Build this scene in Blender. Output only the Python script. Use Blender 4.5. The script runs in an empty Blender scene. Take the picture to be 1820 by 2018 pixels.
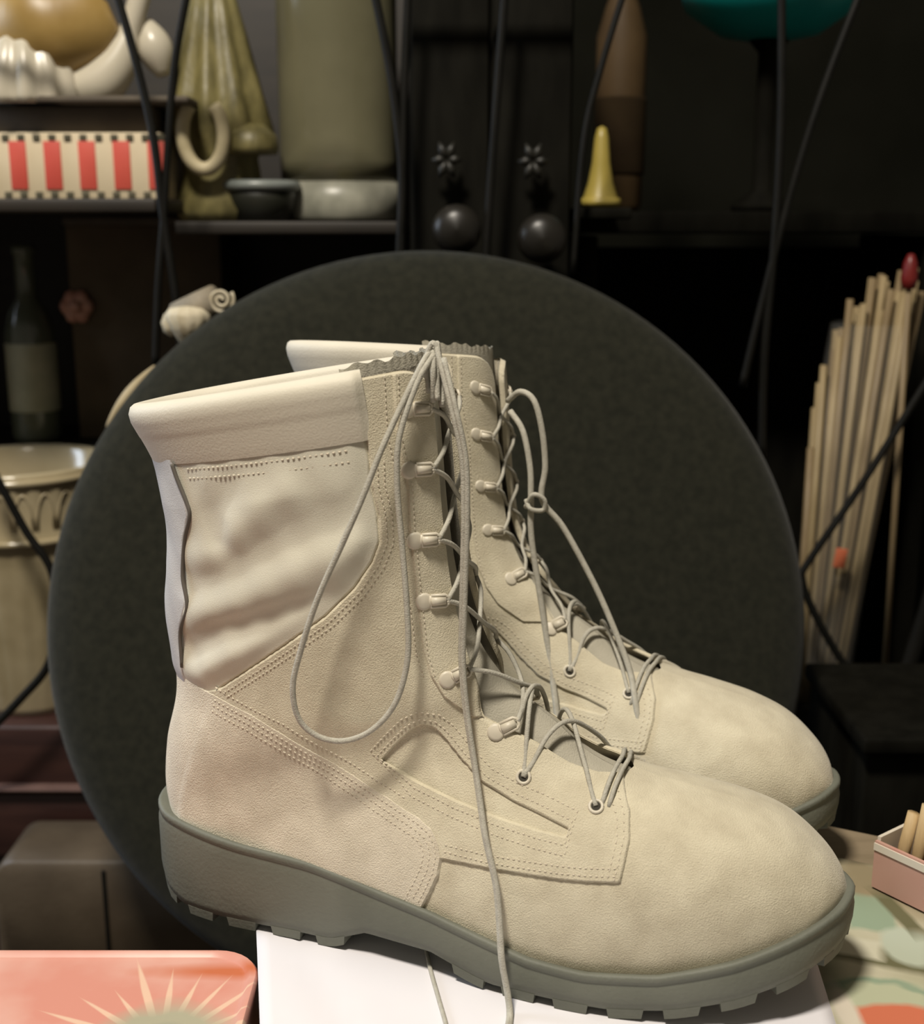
import bpy, math, random
import numpy as np
from mathutils import Vector, Matrix
from mathutils.bvhtree import BVHTree

# ------------------------------------------------------------------ camera, light, exposure
sc = bpy.context.scene
col = sc.collection
PITCH = math.radians(13.2)
EYE = np.array([0.0, 0.0, 0.35])
FPX = 2420.0                                    # focal length for the 1820 x 2018 frame
cam_d = bpy.data.cameras.new('camera')
cam = bpy.data.objects.new('camera', cam_d)
col.objects.link(cam)
cam.location = EYE
cam.rotation_euler = (math.pi / 2 - PITCH, 0, 0)
cam_d.sensor_fit = 'HORIZONTAL'
cam_d.sensor_width = 36.0
cam_d.lens = 36.0 * FPX / 1820.0
cam_d.clip_start = 0.02
cam_d.dof.use_dof = True
cam_d.dof.focus_distance = 0.60
cam_d.dof.aperture_fstop = 9.0
sc.camera = cam

sc.view_settings.view_transform = 'Standard'
sc.view_settings.look = 'None'
sc.view_settings.gamma = 1.0
sc.view_settings.use_curve_mapping = False
sc.view_settings.exposure = 0.40

world = bpy.data.worlds.new('room_ambient')
sc.world = world
world.use_nodes = True
world.node_tree.nodes['Background'].inputs[0].default_value = (1.0, 0.9, 0.74, 1)
world.node_tree.nodes['Background'].inputs[1].default_value = 0.10


def area_light(name, loc, target, size, power, colour):
    d = bpy.data.lights.new(name, 'AREA')
    d.shape = 'DISK'
    d.size = size
    d.energy = power
    d.color = colour
    o = bpy.data.objects.new(name, d)
    col.objects.link(o)
    o.location = loc
    o.rotation_euler = (Vector(target) - Vector(loc)).to_track_quat('-Z', 'Y').to_euler()
    return o


area_light('ceiling_lamp', (-0.38, -0.05, 1.88), (0.0, 0.6, 0.1), 0.30, 35.5, (1.0, 0.92, 0.80))
area_light('window_daylight', (-1.6, 1.15, 0.75), (-0.1, 0.6, 0.1), 0.7, 12.0, (0.74, 0.85, 1.0))


# ------------------------------------------------------------------ helpers
def look_ray(u, v):
    a = (u - 910) / FPX
    b = (v - 1009) / FPX
    return np.array([a, math.cos(PITCH) - b * math.sin(PITCH), -math.sin(PITCH) - b * math.cos(PITCH)])


def at(u, v, y):
    """world point of the measured photo position (u, v) at the real distance y"""
    r = look_ray(u, v)
    return EYE + r * (y / r[1])


def on_level(u, v, z=0.0):
    r = look_ray(u, v)
    return EYE + r * ((z - EYE[2]) / r[2])


def new_mesh(name, V, F, mat, smooth=True, parent=None):
    me = bpy.data.meshes.new(name)
    me.from_pydata([tuple(float(c) for c in v) for v in V], [], [tuple(int(i) for i in f) for f in F])
    me.update()
    if smooth:
        me.polygons.foreach_set('use_smooth', [True] * len(me.polygons))
    if mat:
        me.materials.append(mat)
    o = bpy.data.objects.new(name, me)
    col.objects.link(o)
    if parent is not None:
        o.parent = parent
    return o


def empty(name, loc=(0, 0, 0), rz=0.0):
    o = bpy.data.objects.new(name, None)
    o.empty_display_size = 0.05
    col.objects.link(o)
    o.location = loc
    o.rotation_euler = (0, 0, rz)
    return o


def tag(o, label, cat, group=None):
    o['label'] = label
    o['category'] = cat
    if group:
        o['group'] = group
    return o


class MB:
    """collects simple shapes into one mesh"""
    def __init__(self):
        self.V = []
        self.F = []

    def add(self, V, F):
        n = len(self.V)
        self.V += [tuple(v) for v in V]
        self.F += [tuple(i + n for i in f) for f in F]
        return self

    def box(self, c, s, rz=0.0, bevel=0.0, M=None):
        x, y, z = s[0] / 2, s[1] / 2, s[2] / 2
        if bevel <= 0:
            V = [(i * x, j * y, k * z) for i in (-1, 1) for j in (-1, 1) for k in (-1, 1)]
            F = [(0, 1, 3, 2), (4, 6, 7, 5), (0, 4, 5, 1), (2, 3, 7, 6), (0, 2, 6, 4), (1, 5, 7, 3)]
        else:
            b = min(bevel, x * .99, y * .99, z * .99)
            V, F = [], []
            rings = [(-z, -b), (-z + b * .3, -b * .3), (-z + b, 0), (z - b, 0), (z - b * .3, -b * .3), (z, -b)]
            N = 0
            for zz, ins in rings:
                ring = []
                for cx, cy, a0 in ((1, 1, 0), (-1, 1, 90), (-1, -1, 180), (1, -1, 270)):
                    for a in (0, 30, 60, 90):
                        t = math.radians(a0 + a)
                        r = b + ins if ins < 0 else b
                        r = max(r, b * .05)
                        ring.append((cx * (x - b) + r * math.cos(t), cy * (y - b) + r * math.sin(t), zz))
                V += ring
                N = len(ring)
            for i in range(len(rings) - 1):
                for j in range(N):
                    F.append((i * N + j, i * N + (j + 1) % N, (i + 1) * N + (j + 1) % N, (i + 1) * N + j))
            F.append(tuple(range(N))[::-1])
            F.append(tuple((len(rings) - 1) * N + j for j in range(N)))
        cr, sr = math.cos(rz), math.sin(rz)
        W = []
        for v in V:
            if M is not None:
                q = M @ Vector(v)
                W.append((q.x + c[0], q.y + c[1], q.z + c[2]))
            else:
                W.append((v[0] * cr - v[1] * sr + c[0], v[0] * sr + v[1] * cr + c[1], v[2] + c[2]))
        return self.add(W, F)

    def tube(self, pts, r, n=8, caps=True):
        P = [np.array(q, float) for q in pts]
        R = r if hasattr(r, '__len__') else [r] * len(P)
        T = []
        for i in range(len(P)):
            d = P[min(i + 1, len(P) - 1)] - P[max(i - 1, 0)]
            T.append(d / (np.linalg.norm(d) + 1e-12))
        a = np.array([0, 0, 1.0]) if abs(T[0][2]) < .9 else np.array([1.0, 0, 0])
        u = np.cross(T[0], a)
        u /= np.linalg.norm(u)
        V, F = [], []
        for i, q in enumerate(P):
            u = u - T[i] * (u @ T[i])
            u /= np.linalg.norm(u) + 1e-12
            w = np.cross(T[i], u)
            for k in range(n):
                t = 2 * math.pi * k / n
                V.append(q + R[i] * (math.cos(t) * u + math.sin(t) * w))
        for i in range(len(P) - 1):
            for k in range(n):
                F.append((i * n + k, i * n + (k + 1) % n, (i + 1) * n + (k + 1) % n, (i + 1) * n + k))
        if caps:
            F.append(tuple(range(n))[::-1])
            F.append(tuple((len(P) - 1) * n + k for k in range(n)))
        return self.add(V, F)

    def lathe(self, prof, c=(0, 0, 0), n=32, flute=None):
        """profile of (radius, height); flute(k, i) scales the radius"""
        V, F = [], []
        for i, (r, z) in enumerate(prof):
            for k in range(n):
                t = 2 * math.pi * k / n
                q = r * (flute(t, i) if flute else 1)
                V.append((c[0] + q * math.cos(t), c[1] + q * math.sin(t), c[2] + z))
        m = len(prof)
        for i in range(m - 1):
            for k in range(n):
                F.append((i * n + k, i * n + (k + 1) % n, (i + 1) * n + (k + 1) % n, (i + 1) * n + k))
        if prof[0][0] > 1e-5:
            F.append(tuple(range(n))[::-1])
        if prof[-1][0] > 1e-5:
            F.append(tuple((m - 1) * n + k for k in range(n)))
        return self.add(V, F)

    def move(self, M):
        self.V = [tuple(M @ Vector(v)) for v in self.V]
        return self

    def build(self, name, mat, parent=None, smooth=True):
        return new_mesh(name, self.V, self.F, mat, smooth, parent)


def spline(pts, n):
    """Catmull-Rom through the points, n samples per span"""
    P = [np.array(q, float) for q in pts]
    out = []
    for i in range(len(P) - 1):
        p0 = P[i - 1] if i else 2 * P[0] - P[1]
        p1, p2 = P[i], P[i + 1]
        p3 = P[i + 2] if i + 2 < len(P) else 2 * P[-1] - P[-2]
        for k in range(n):
            t = k / n
            out.append(.5 * (2 * p1 + (p2 - p0) * t + (2 * p0 - 5 * p1 + 4 * p2 - p3) * t * t + (3 * p1 - p0 - 3 * p2 + p3) * t ** 3))
    out.append(P[-1])
    return out


# ------------------------------------------------------------------ materials
def nodes_of(name):
    m = bpy.data.materials.new(name)
    m.use_nodes = True
    nt = m.node_tree
    b = nt.nodes['Principled BSDF']
    return m, nt, b


def material(name, c1, c2=None, rough=0.6, scale=20.0, bump=0.0, bump_scale=None, metallic=0.0, spec=0.5,
             sheen=0.0, detail=4.0, c3=None, spot_scale=6.0, spots=0.5, stretch=None):
    """two-tone procedural surface with noise colour and fine relief"""
    m, nt, b = nodes_of(name)
    b.inputs['Roughness'].default_value = rough
    b.inputs['Metallic'].default_value = metallic
    b.inputs['Specular IOR Level'].default_value = spec
    if sheen:
        b.inputs['Sheen Weight'].default_value = sheen
        b.inputs['Sheen Roughness'].default_value = 0.5
    tc = nt.nodes.new('ShaderNodeTexCoord')
    src = tc.outputs['Object']
    if stretch:
        mp = nt.nodes.new('ShaderNodeMapping')
        mp.inputs['Scale'].default_value = stretch
        nt.links.new(src, mp.inputs['Vector'])
        src = mp.outputs['Vector']
    n1 = nt.nodes.new('ShaderNodeTexNoise')
    n1.inputs['Scale'].default_value = scale
    n1.inputs['Detail'].default_value = detail
    nt.links.new(src, n1.inputs['Vector'])
    rp = nt.nodes.new('ShaderNodeValToRGB')
    rp.color_ramp.elements[0].position = 0.32
    rp.color_ramp.elements[1].position = 0.68
    rp.color_ramp.elements[0].color = (*c1, 1)
    rp.color_ramp.elements[1].color = (*(c2 or c1), 1)
    nt.links.new(n1.outputs['Fac'], rp.inputs['Fac'])
    out = rp.outputs['Color']
    if c3:
        n3 = nt.nodes.new('ShaderNodeTexNoise')
        n3.inputs['Scale'].default_value = spot_scale
        n3.inputs['Detail'].default_value = 3
        nt.links.new(src, n3.inputs['Vector'])
        r3 = nt.nodes.new('ShaderNodeValToRGB')
        r3.color_ramp.elements[0].position = spots
        r3.color_ramp.elements[1].position = min(1, spots + .12)
        nt.links.new(n3.outputs['Fac'], r3.inputs['Fac'])
        mx = nt.nodes.new('ShaderNodeMix')
        mx.data_type = 'RGBA'
        nt.links.new(r3.outputs['Color'], mx.inputs['Factor'])
        nt.links.new(out, mx.inputs['A'])
        mx.inputs['B'].default_value = (*c3, 1)
        out = mx.outputs['Result']
    nt.links.new(out, b.inputs['Base Color'])
    if bump:
        n2 = nt.nodes.new('ShaderNodeTexNoise')
        n2.inputs['Scale'].default_value = bump_scale or scale * 5
        n2.inputs['Detail'].default_value = 3
        nt.links.new(src, n2.inputs['Vector'])
        bp = nt.nodes.new('ShaderNodeBump')
        bp.inputs['Strength'].default_value = bump
        bp.inputs['Distance'].default_value = 0.001
        nt.links.new(n2.outputs['Fac'], bp.inputs['Height'])
        nt.links.new(bp.outputs['Normal'], b.inputs['Normal'])
    return m


def glass(name, colour, rough=0.08, ior=1.3, trans=1.0):
    m, nt, b = nodes_of(name)
    b.inputs['Base Color'].default_value = (*colour, 1)
    b.inputs['Roughness'].default_value = rough
    b.inputs['IOR'].default_value = ior
    b.inputs['Transmission Weight'].default_value = trans
    return m


SUEDE = material('tan_suede', (.53, .475, .35), (.64, .585, .44), rough=.95, scale=70, bump=.6, bump_scale=1500, detail=8, spec=.12, sheen=.25)
SUEDE2 = material('tan_suede_heel', (.57, .51, .395), (.69, .625, .495), rough=.95, scale=60, bump=.65, bump_scale=1400, detail=8, spec=.12, sheen=.25)
NYLON = material('sage_nylon', (.585, .555, .45), (.645, .615, .505), rough=.7, scale=30, bump=.25, bump_scale=2200, spec=.3)
PADDED = material('padded_leather', (.58, .54, .44), (.63, .585, .48), rough=.6, scale=25, bump=.15, bump_scale=900, spec=.35)
STRIP = material('grey_back_strip', (.50, .50, .49), (.55, .55, .54), rough=.7, scale=40, bump=.2, bump_scale=1500)
PIPING = material('dark_seam_cord', (.10, .09, .075), (.13, .115, .095), rough=.8, scale=60)
RUBBER = material('sage_rubber', (.122, .127, .100), (.150, .155, .124), rough=.62, scale=30, bump=.25, bump_scale=500, spec=.4)
LACE = material('sage_lace', (.38, .36, .30), (.46, .44, .37), rough=.85, scale=300, bump=.5, bump_scale=1500)
TONGUE = material('tongue_fabric', (.36, .335, .265), (.43, .40, .32), rough=.85, scale=60, bump=.4, bump_scale=1200)
LINING = material('lining_mesh', (.24, .22, .175), (.33, .30, .24), rough=.95, scale=90, bump=.8, bump_scale=700)
HARDWARE = material('painted_hardware', (.55, .50, .40), (.60, .55, .44), rough=.45, scale=40, spec=.5)
HOLE = material('eyelet_hole', (.03, .026, .02), (.04, .035, .026), rough=.9)
THREAD = material('tan_thread', (.52, .46, .36), (.66, .60, .48), rough=.9, scale=300)
# ------------------------------------------------------------------ boots (local centimetres: x heel to toe, y to the inner side, z up)
KEYS = [((-8.6, 28.8), (-24.0, 26.0), 4.7, 0.0), ((-8.3, 26.1), (-23.1, 23.6), 4.6, 0.0), ((-7.9, 21.5), (-22.5, 20.0), 4.4, 0.0),
        ((-7.35, 18.2), (-22.9, 16.0), 4.2, 0.0), ((-6.4, 15.6), (-22.7, 11.7), 4.0, .12), ((-5.35, 14.1), (-23.5, 8.4), 3.9, .3),
        ((-4.35, 13.2), (-23.7, 5.4), 3.5, .55), ((-3.2, 12.5), (-22.6, 3.6), 3.5, .8), ((-2.3, 11.9), (-20.0, 3.4), 3.6, .95),
        ((-1.0, 10.8), (-15.3, 3.1), 4.0, 1), ((.5, 10.1), (-9.3, 2.4), 4.4, 1), ((2.1, 9.65), (-4.2, 1.4), 4.8, 1),
        ((4.0, 9.35), (0.0, 1.1), 5.0, 1), ((6.2, 8.95), (4.0, 1.5), 4.8, 1), ((8.2, 8.25), (7.2, 2.4), 4.1, 1),
        ((9.8, 7.05), (9.2, 3.2), 3.05, 1), ((10.75, 5.9), (10.2, 3.8), 1.9, 1), ((11.2, 4.75), (11.2, 4.3), .25, 1)]
OUT_L = [(-24.1, 0), (-23.9, 1.4), (-23.3, 2.5), (-22.1, 3.35), (-19, 4.0), (-14, 4.1), (-9, 4.7), (-4, 5.3), (0, 5.5), (4, 5.15),
         (7, 4.35), (9.2, 3.15), (10.65, 1.7), (11.2, .5), (11.4, -.6)]
OUT_M = [(-24.1, 0), (-23.9, 1.4), (-23.3, 2.5), (-22.1, 3.35), (-19, 3.95), (-14, 3.6), (-9, 3.6), (-4, 4.5), (0, 5.1), (4, 5.2),
         (7, 4.85), (9.2, 3.85), (10.65, 2.55), (11.2, 1.4), (11.4, .6)]
ZT = [(-25, 5.6), (-22, 5.2), (-18, 4.7), (-14, 4.35), (-7.6, 3.35), (-2.6, 2.2), (0, 2.05), (3.3, 2.4), (6.6, 3.3), (9, 4.2), (11.5, 5.2)]
ZB = [(-25, 3.2), (-24.0, 2.0), (-23.4, 1.1), (-22.6, .4), (-21.6, 0), (-13, 0), (-12.2, .35), (-11, .9), (-7.5, .85), (-5.4, .2), (-4.4, 0), (1.2, 0), (4, .35),
      (6.8, 1.0), (9, 1.75), (11.5, 2.9)]


def interp(tab, x):
    return np.interp(x, [a for a, b in tab], [b for a, b in tab])


def soft_interp(tab, x, r=1.2):
    """interp averaged over a small window, without kinks"""
    return sum(interp(tab, x + d * r) * w for d, w in ((-1, .1), (-.6, .2), (-.2, .2), (.2, .2), (.6, .2), (1, .1)))


def cr_eval(P, s):
    """Catmull-Rom evaluation of key rows P at parameters s"""
    P = np.asarray(P, float)
    n = len(P)
    i = np.clip(np.floor(s).astype(int), 0, n - 2)
    t = (s - i)[:, None]
    g = lambda k: P[np.clip(k, 0, n - 1)]
    p0, p1, p2, p3 = g(i - 1), g(i), g(i + 1), g(i + 2)
    p0 = np.where((i == 0)[:, None], 2 * p1 - p2, p0)
    p3 = np.where((i == n - 2)[:, None], 2 * p2 - p1, p3)
    return .5 * (2 * p1 + (p2 - p0) * t + (2 * p0 - 5 * p1 + 4 * p2 - p3) * t ** 2 + (3 * p1 - p0 - 3 * p2 + p3) * t ** 3)


NS, NH = 430, 150
NR = 2 * NH
SV = np.concatenate([np.linspace(0, 16.4, NS - 30), np.linspace(16.4, 17, 31)[1:]])
NS = len(SV)
K = cr_eval([[*a, *b, w, m] for a, b, w, m in KEYS], SV)
Fx, Fz, Bx, Bz, Wd, Mx = K.T
Wd = np.maximum(Wd, .1)
Mx = np.clip(Mx, 0, 1)
tt = np.linspace(0, 1, NH + 1)
sh_tau = (1 - np.cos(np.pi * tt)) / 2
sh_g = np.sin(np.pi * tt) ** .82
fk = np.array([(0, 0), (.015, .24), (.06, .47), (.15, .69), (.30, .87), (.48, .97), (.68, 1.0), (.86, .985), (.96, .93), (1.0, .82), (1.0, .4), (1.0, 0)])
fd = np.concatenate([[0], np.cumsum(np.hypot(np.diff(fk[:, 0]), np.diff(fk[:, 1])))])
fd /= fd[-1]
ft = cr_eval(fk, np.interp(tt, fd, np.arange(len(fk))))
half_tau = sh_tau[None] * (1 - Mx[:, None]) + ft[None, :, 0] * Mx[:, None]
half_g = np.maximum(sh_g[None] * (1 - Mx[:, None]) + ft[None, :, 1] * Mx[:, None], 0)
ring = np.arange(NR)
hidx = np.where(ring <= NH, ring, NR - ring)
side = np.where(ring <= NH, -1.0, 1.0)
TAU = half_tau[:, hidx]
G = half_g[:, hidx]
PX = Fx[:, None] + (Bx - Fx)[:, None] * TAU
PZ = Fz[:, None] + (Bz - Fz)[:, None] * TAU
xb = Bx + .25 * (Fx - Bx)
wl = soft_interp(OUT_L, xb) - .35
wm = soft_interp(OUT_M, xb) - .35
mixw = np.clip((SV - 7) / 4, 0, 1)
_e = np.clip((16.4 - SV) / 3.4, 0, 1)
mixw = mixw * mixw * (3 - 2 * mixw) * _e * _e * (3 - 2 * _e)
WL = Wd * (1 - mixw) + wl * mixw
WM = Wd * (1 - mixw) + wm * mixw
CY = .7 * np.clip((SV - 11.5) / 5.5, 0, 1) ** 2
PY = np.where(side[None] < 0, -WL[:, None] * G, WM[:, None] * G) + CY[:, None]
P = np.stack([PX, PY, PZ], -1)                                     # NS x NR x 3
dS = np.gradient(P, axis=0)
dR = (np.roll(P, -1, 1) - np.roll(P, 1, 1)) / 2
NN = np.cross(dR, dS)
NN /= np.linalg.norm(NN, axis=-1, keepdims=True) + 1e-9
cen = np.stack([(Fx + Bx) / 2, CY, (Fz + Bz) / 2], -1)[:, None]
if np.mean(np.sum(NN * (P - cen), -1)) < 0:
    NN = -NN
DTOP = np.concatenate([np.zeros((1, NR)), np.cumsum(np.linalg.norm(np.diff(P, axis=0), axis=-1), 0)])
BV = P.reshape(-1, 3)
BN = NN.reshape(-1, 3)
BS = np.repeat(SV, NR)
BT = DTOP.reshape(-1)
ii, jj = np.meshgrid(np.arange(NS - 1), np.arange(NR), indexing='ij')
a = ii * NR + jj
b = ii * NR + (jj + 1) % NR
c = b + NR
d = a + NR
BF = np.concatenate([np.stack([a, b, c], -1).reshape(-1, 3), np.stack([a, c, d], -1).reshape(-1, 3)])
_f = BF[1000]
_n = np.cross(BV[_f[1]] - BV[_f[0]], BV[_f[2]] - BV[_f[0]])
if _n @ BN[_f[0]] < 0:
    BF = BF[:, ::-1]


def poly_sdf(poly, x, z):
    """signed distance to a closed side-view outline, positive inside"""
    Q = np.array(poly, float)
    d2 = np.full(x.shape, 1e9)
    inside = np.zeros(x.shape, bool)
    for k in range(len(Q)):
        ax, az = Q[k]
        bx, bz = Q[(k + 1) % len(Q)]
        ex, ez = bx - ax, bz - az
        t = np.clip(((x - ax) * ex + (z - az) * ez) / (ex * ex + ez * ez + 1e-12), 0, 1)
        d2 = np.minimum(d2, (x - ax - t * ex) ** 2 + (z - az - t * ez) ** 2)
        cond = (az > z) != (bz > z)
        xi = ax + (z - az) / (bz - az + 1e-12) * ex
        inside ^= cond & (x < xi)
    d = np.sqrt(d2)
    return np.where(inside, d, -d)


def line_dist(pts, x, z):
    d2 = np.full(x.shape, 1e9)
    for (ax, az), (bx, bz) in zip(pts[:-1], pts[1:]):
        ex, ez = bx - ax, bz - az
        t = np.clip(((x - ax) * ex + (z - az) * ez) / (ex * ex + ez * ez + 1e-12), 0, 1)
        d2 = np.minimum(d2, (x - ax - t * ex) ** 2 + (z - az - t * ez) ** 2)
    return np.sqrt(d2)


def clip(F, phi, *attrs):
    """keep the part of the triangles F where phi >= 0; attrs are per-vertex arrays"""
    m = phi[F] >= 0
    n = m.sum(1)
    keep = [F[n == 3]]
    new_attr = [[a] for a in attrs]
    nv = len(phi)
    for cnt in (1, 2):
        T = F[n == cnt]
        if not len(T):
            continue
        M = m[n == cnt]
        odd = np.argmax(M, 1) if cnt == 1 else np.argmin(M, 1)
        r = np.arange(len(T))
        i0, i1, i2 = T[r, odd], T[r, (odd + 1) % 3], T[r, (odd + 2) % 3]

        def cut(p, q):
            t = (phi[p] / (phi[p] - phi[q] + 1e-15))
            for lst, a in zip(new_attr, attrs):
                tt_ = t[:, None] if a.ndim > 1 else t
                lst.append(a[p] * (1 - tt_) + a[q] * tt_)
        cut(i0, i1)
        ea = nv + np.arange(len(T))
        nv += len(T)
        cut(i0, i2)
        eb = nv + np.arange(len(T))
        nv += len(T)
        if cnt == 1:
            keep.append(np.stack([i0, ea, eb], -1))
        else:
            keep.append(np.stack([ea, i1, i2], -1))
            keep.append(np.stack([ea, i2, eb], -1))
    F2 = np.concatenate(keep)
    A2 = [np.concatenate(l) for l in new_attr]
    used = np.unique(F2)
    remap = np.zeros(nv, int)
    remap[used] = np.arange(len(used))
    return remap[F2], [a[used] for a in A2]


def smooth(x, e):
    t = np.clip(x / e, 0, 1)
    return t * t * (3 - 2 * t)


# outlines in side view (cm)
HEEL = [(-30, 13.1), (-22.6, 12.95), (-21, 12.8), (-19.0, 12.5), (-16.9, 11.9), (-15.27, 11.13), (-13.74, 10.23), (-12.23, 9.38), (-10.69, 8.57),
        (-9.11, 7.91), (-8.3, 7.6), (-7.6, 7.2), (-7.2, 6.65), (-7.03, 5.99), (-7.16, 5.12), (-7.55, 4.17), (-7.94, 3.4), (-8.3, 2), (-8.3, -2), (-30, -2)]
TEX_EDGE = [(-10.9, 25.87), (-10.7, 24.65), (-10.67, 23.49), (-10.39, 22.08), (-10.33, 20.9), (-10.67, 19.93), (-11.47, 18.68), (-12.86, 17.23),
            (-15.01, 15.57), (-16.75, 14.29), (-18.65, 12.9)]
TEXTILE = [(-30, 33), (-11.3, 33), (-11.2, 28)] + TEX_EDGE + [(-19.3, 12.2), (-30, 12.2)]
VAMP_END = [(.6, 10.9), (.5, 10.3), (.92, 9.71), (1.48, 8.94), (1.68, 8.07), (1.58, 7.09), (1.47, 6.38)]
QUARTER = [(-11.2, 33), (-11.2, 28)] + TEX_EDGE + [(-20.5, 12.2), (-20.5, 5), (-9, 5.2), (-7.05, 5.9), (-4.78, 5.94), (-1.35, 6.1), (.05, 6.2)] + \
    VAMP_END[::-1] + [(.6, 16), (-3, 33)]
WINDOW = [(-10.45, 9.98), (-9.71, 10.92), (-9.0, 11.7), (-8.55, 11.95), (-8.1, 11.85), (-7.75, 11.53), (-6.68, 10.38), (-5.47, 9.45), (-3.89, 8.83), (-2.61, 8.51),
          (-1.17, 8.12), (-1.25, 7.88), (-2.52, 7.96), (-4.53, 8.18), (-6.61, 8.59), (-8.68, 9.2)]
STAY = [(-9.95, 29), (-9.76, 25.8), (-9.36, 23.5), (-9.24, 21.4), (-8.93, 18.2), (-8.55, 15.5), (-8.2, 14.4)]
FACING = STAY + [(-7.6, 13.4), (-6.3, 12.3), (-4, 12.2), (-2, 14), (-2, 33), (-9.95, 33)]
SEAM = [(-20.5, 24.0), (-20.25, 23.28), (-19.78, 22.21), (-19.67, 21.54), (-20.18, 20.22), (-20.5, 18.36), (-20.3, 16.85), (-20.97, 15.36), (-21.09, 13.4), (-21.04, 12.5)]
BACK = [(-30, 24.5), (-20.5, 24.5)] + SEAM + [(-21.0, 12.2), (-30, 12.2)]
FOLDS = [([(-16.79, 24.62), (-17.6, 23.35), (-18.21, 21.8), (-18.15, 20.56)], -.34, .75),
         ([(-14.52, 23.35), (-16.8, 21.22), (-19.09, 19.4)], .26, .9),
         ([(-11.23, 22.31), (-14.68, 20.68), (-17.87, 18.83), (-19.8, 17.9)], -.24, 1.0),
         ([(-11.5, 20.5), (-13.71, 19.6), (-17.05, 17.6), (-19.5, 16.6)], .30, 1.0),
         ([(-12.83, 17.86), (-15.45, 16.98), (-18.41, 15.92), (-20.3, 14.63)], -.42, .7),
         ([(-16.5, 14.9), (-18.5, 14.2), (-20, 13.4)], .22, .8)]
GAP = [(0, 1.35), (3, 1.4), (4.5, 1.65), (5.4, 1.9), (6.2, 2.0), (7, 1.85), (9, 1.7), (9.7, 1.5), (10.1, 1.1), (10.35, .3), (10.45, -.6), (18, -3)]

GAP_TIGHT = [(0, .55), (3, .6), (4.5, .8), (5.4, 1.0), (6.2, 1.3), (7, 1.6)] + GAP[6:]

BX, BY, BZ = BV.T


def gap_field(GAP):
    g = np.abs(BY - np.repeat(CY, NR)) - np.interp(BS, [q for q, w in GAP], [w for q, w in GAP])
    return np.where((BX > np.repeat(.55 * Fx + .45 * Bx, NR)) | (BS > 8), g, 9.0)


PHI = dict(heel=poly_sdf(HEEL, BX, BZ), tex=poly_sdf(TEXTILE, BX, BZ), quarter=poly_sdf(QUARTER, BX, BZ), window=poly_sdf(WINDOW, BX, BZ),
           facing=poly_sdf(FACING, BX, BZ), back=poly_sdf(BACK, BX, BZ))
base_bvh = BVHTree.FromPolygons([tuple(v) for v in BV], [tuple(map(int, f)) for f in BF])


def panel_geo(phi, thick, edge=.11, extra=None, sink=.05):
    """a raised panel with a clean rolled edge along phi = 0"""
    ex0 = extra if extra is not None else np.zeros(len(BV))
    F, (V, N, ph, ex) = clip(BF, phi, BV, BN, phi, ex0)
    Fa, A = clip(F, ph - edge, V, N, ph, ex)
    Fb, B_ = clip(F, edge - ph, V, N, ph, ex)
    out_v, out_f, base = [], [], 0
    for Fk_, (V_, N_, p_, e_) in ((Fa, A), (Fb, B_)):
        N_ = N_ / (np.linalg.norm(N_, axis=1, keepdims=True) + 1e-9)
        q = np.clip(p_ / edge, 0, 1)
        o_ = -sink + (thick + sink) * np.sqrt(1 - (1 - q) ** 2) + e_
        out_v.append(V_ + N_ * o_[:, None])
        out_f.append(Fk_ + base)
        base += len(V_)
    return np.concatenate(out_v), np.concatenate(out_f)


def round_min(a, b, r):
    return np.where((a < r) & (b < r), r - np.hypot(r - a, r - b), np.minimum(a, b))


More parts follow.
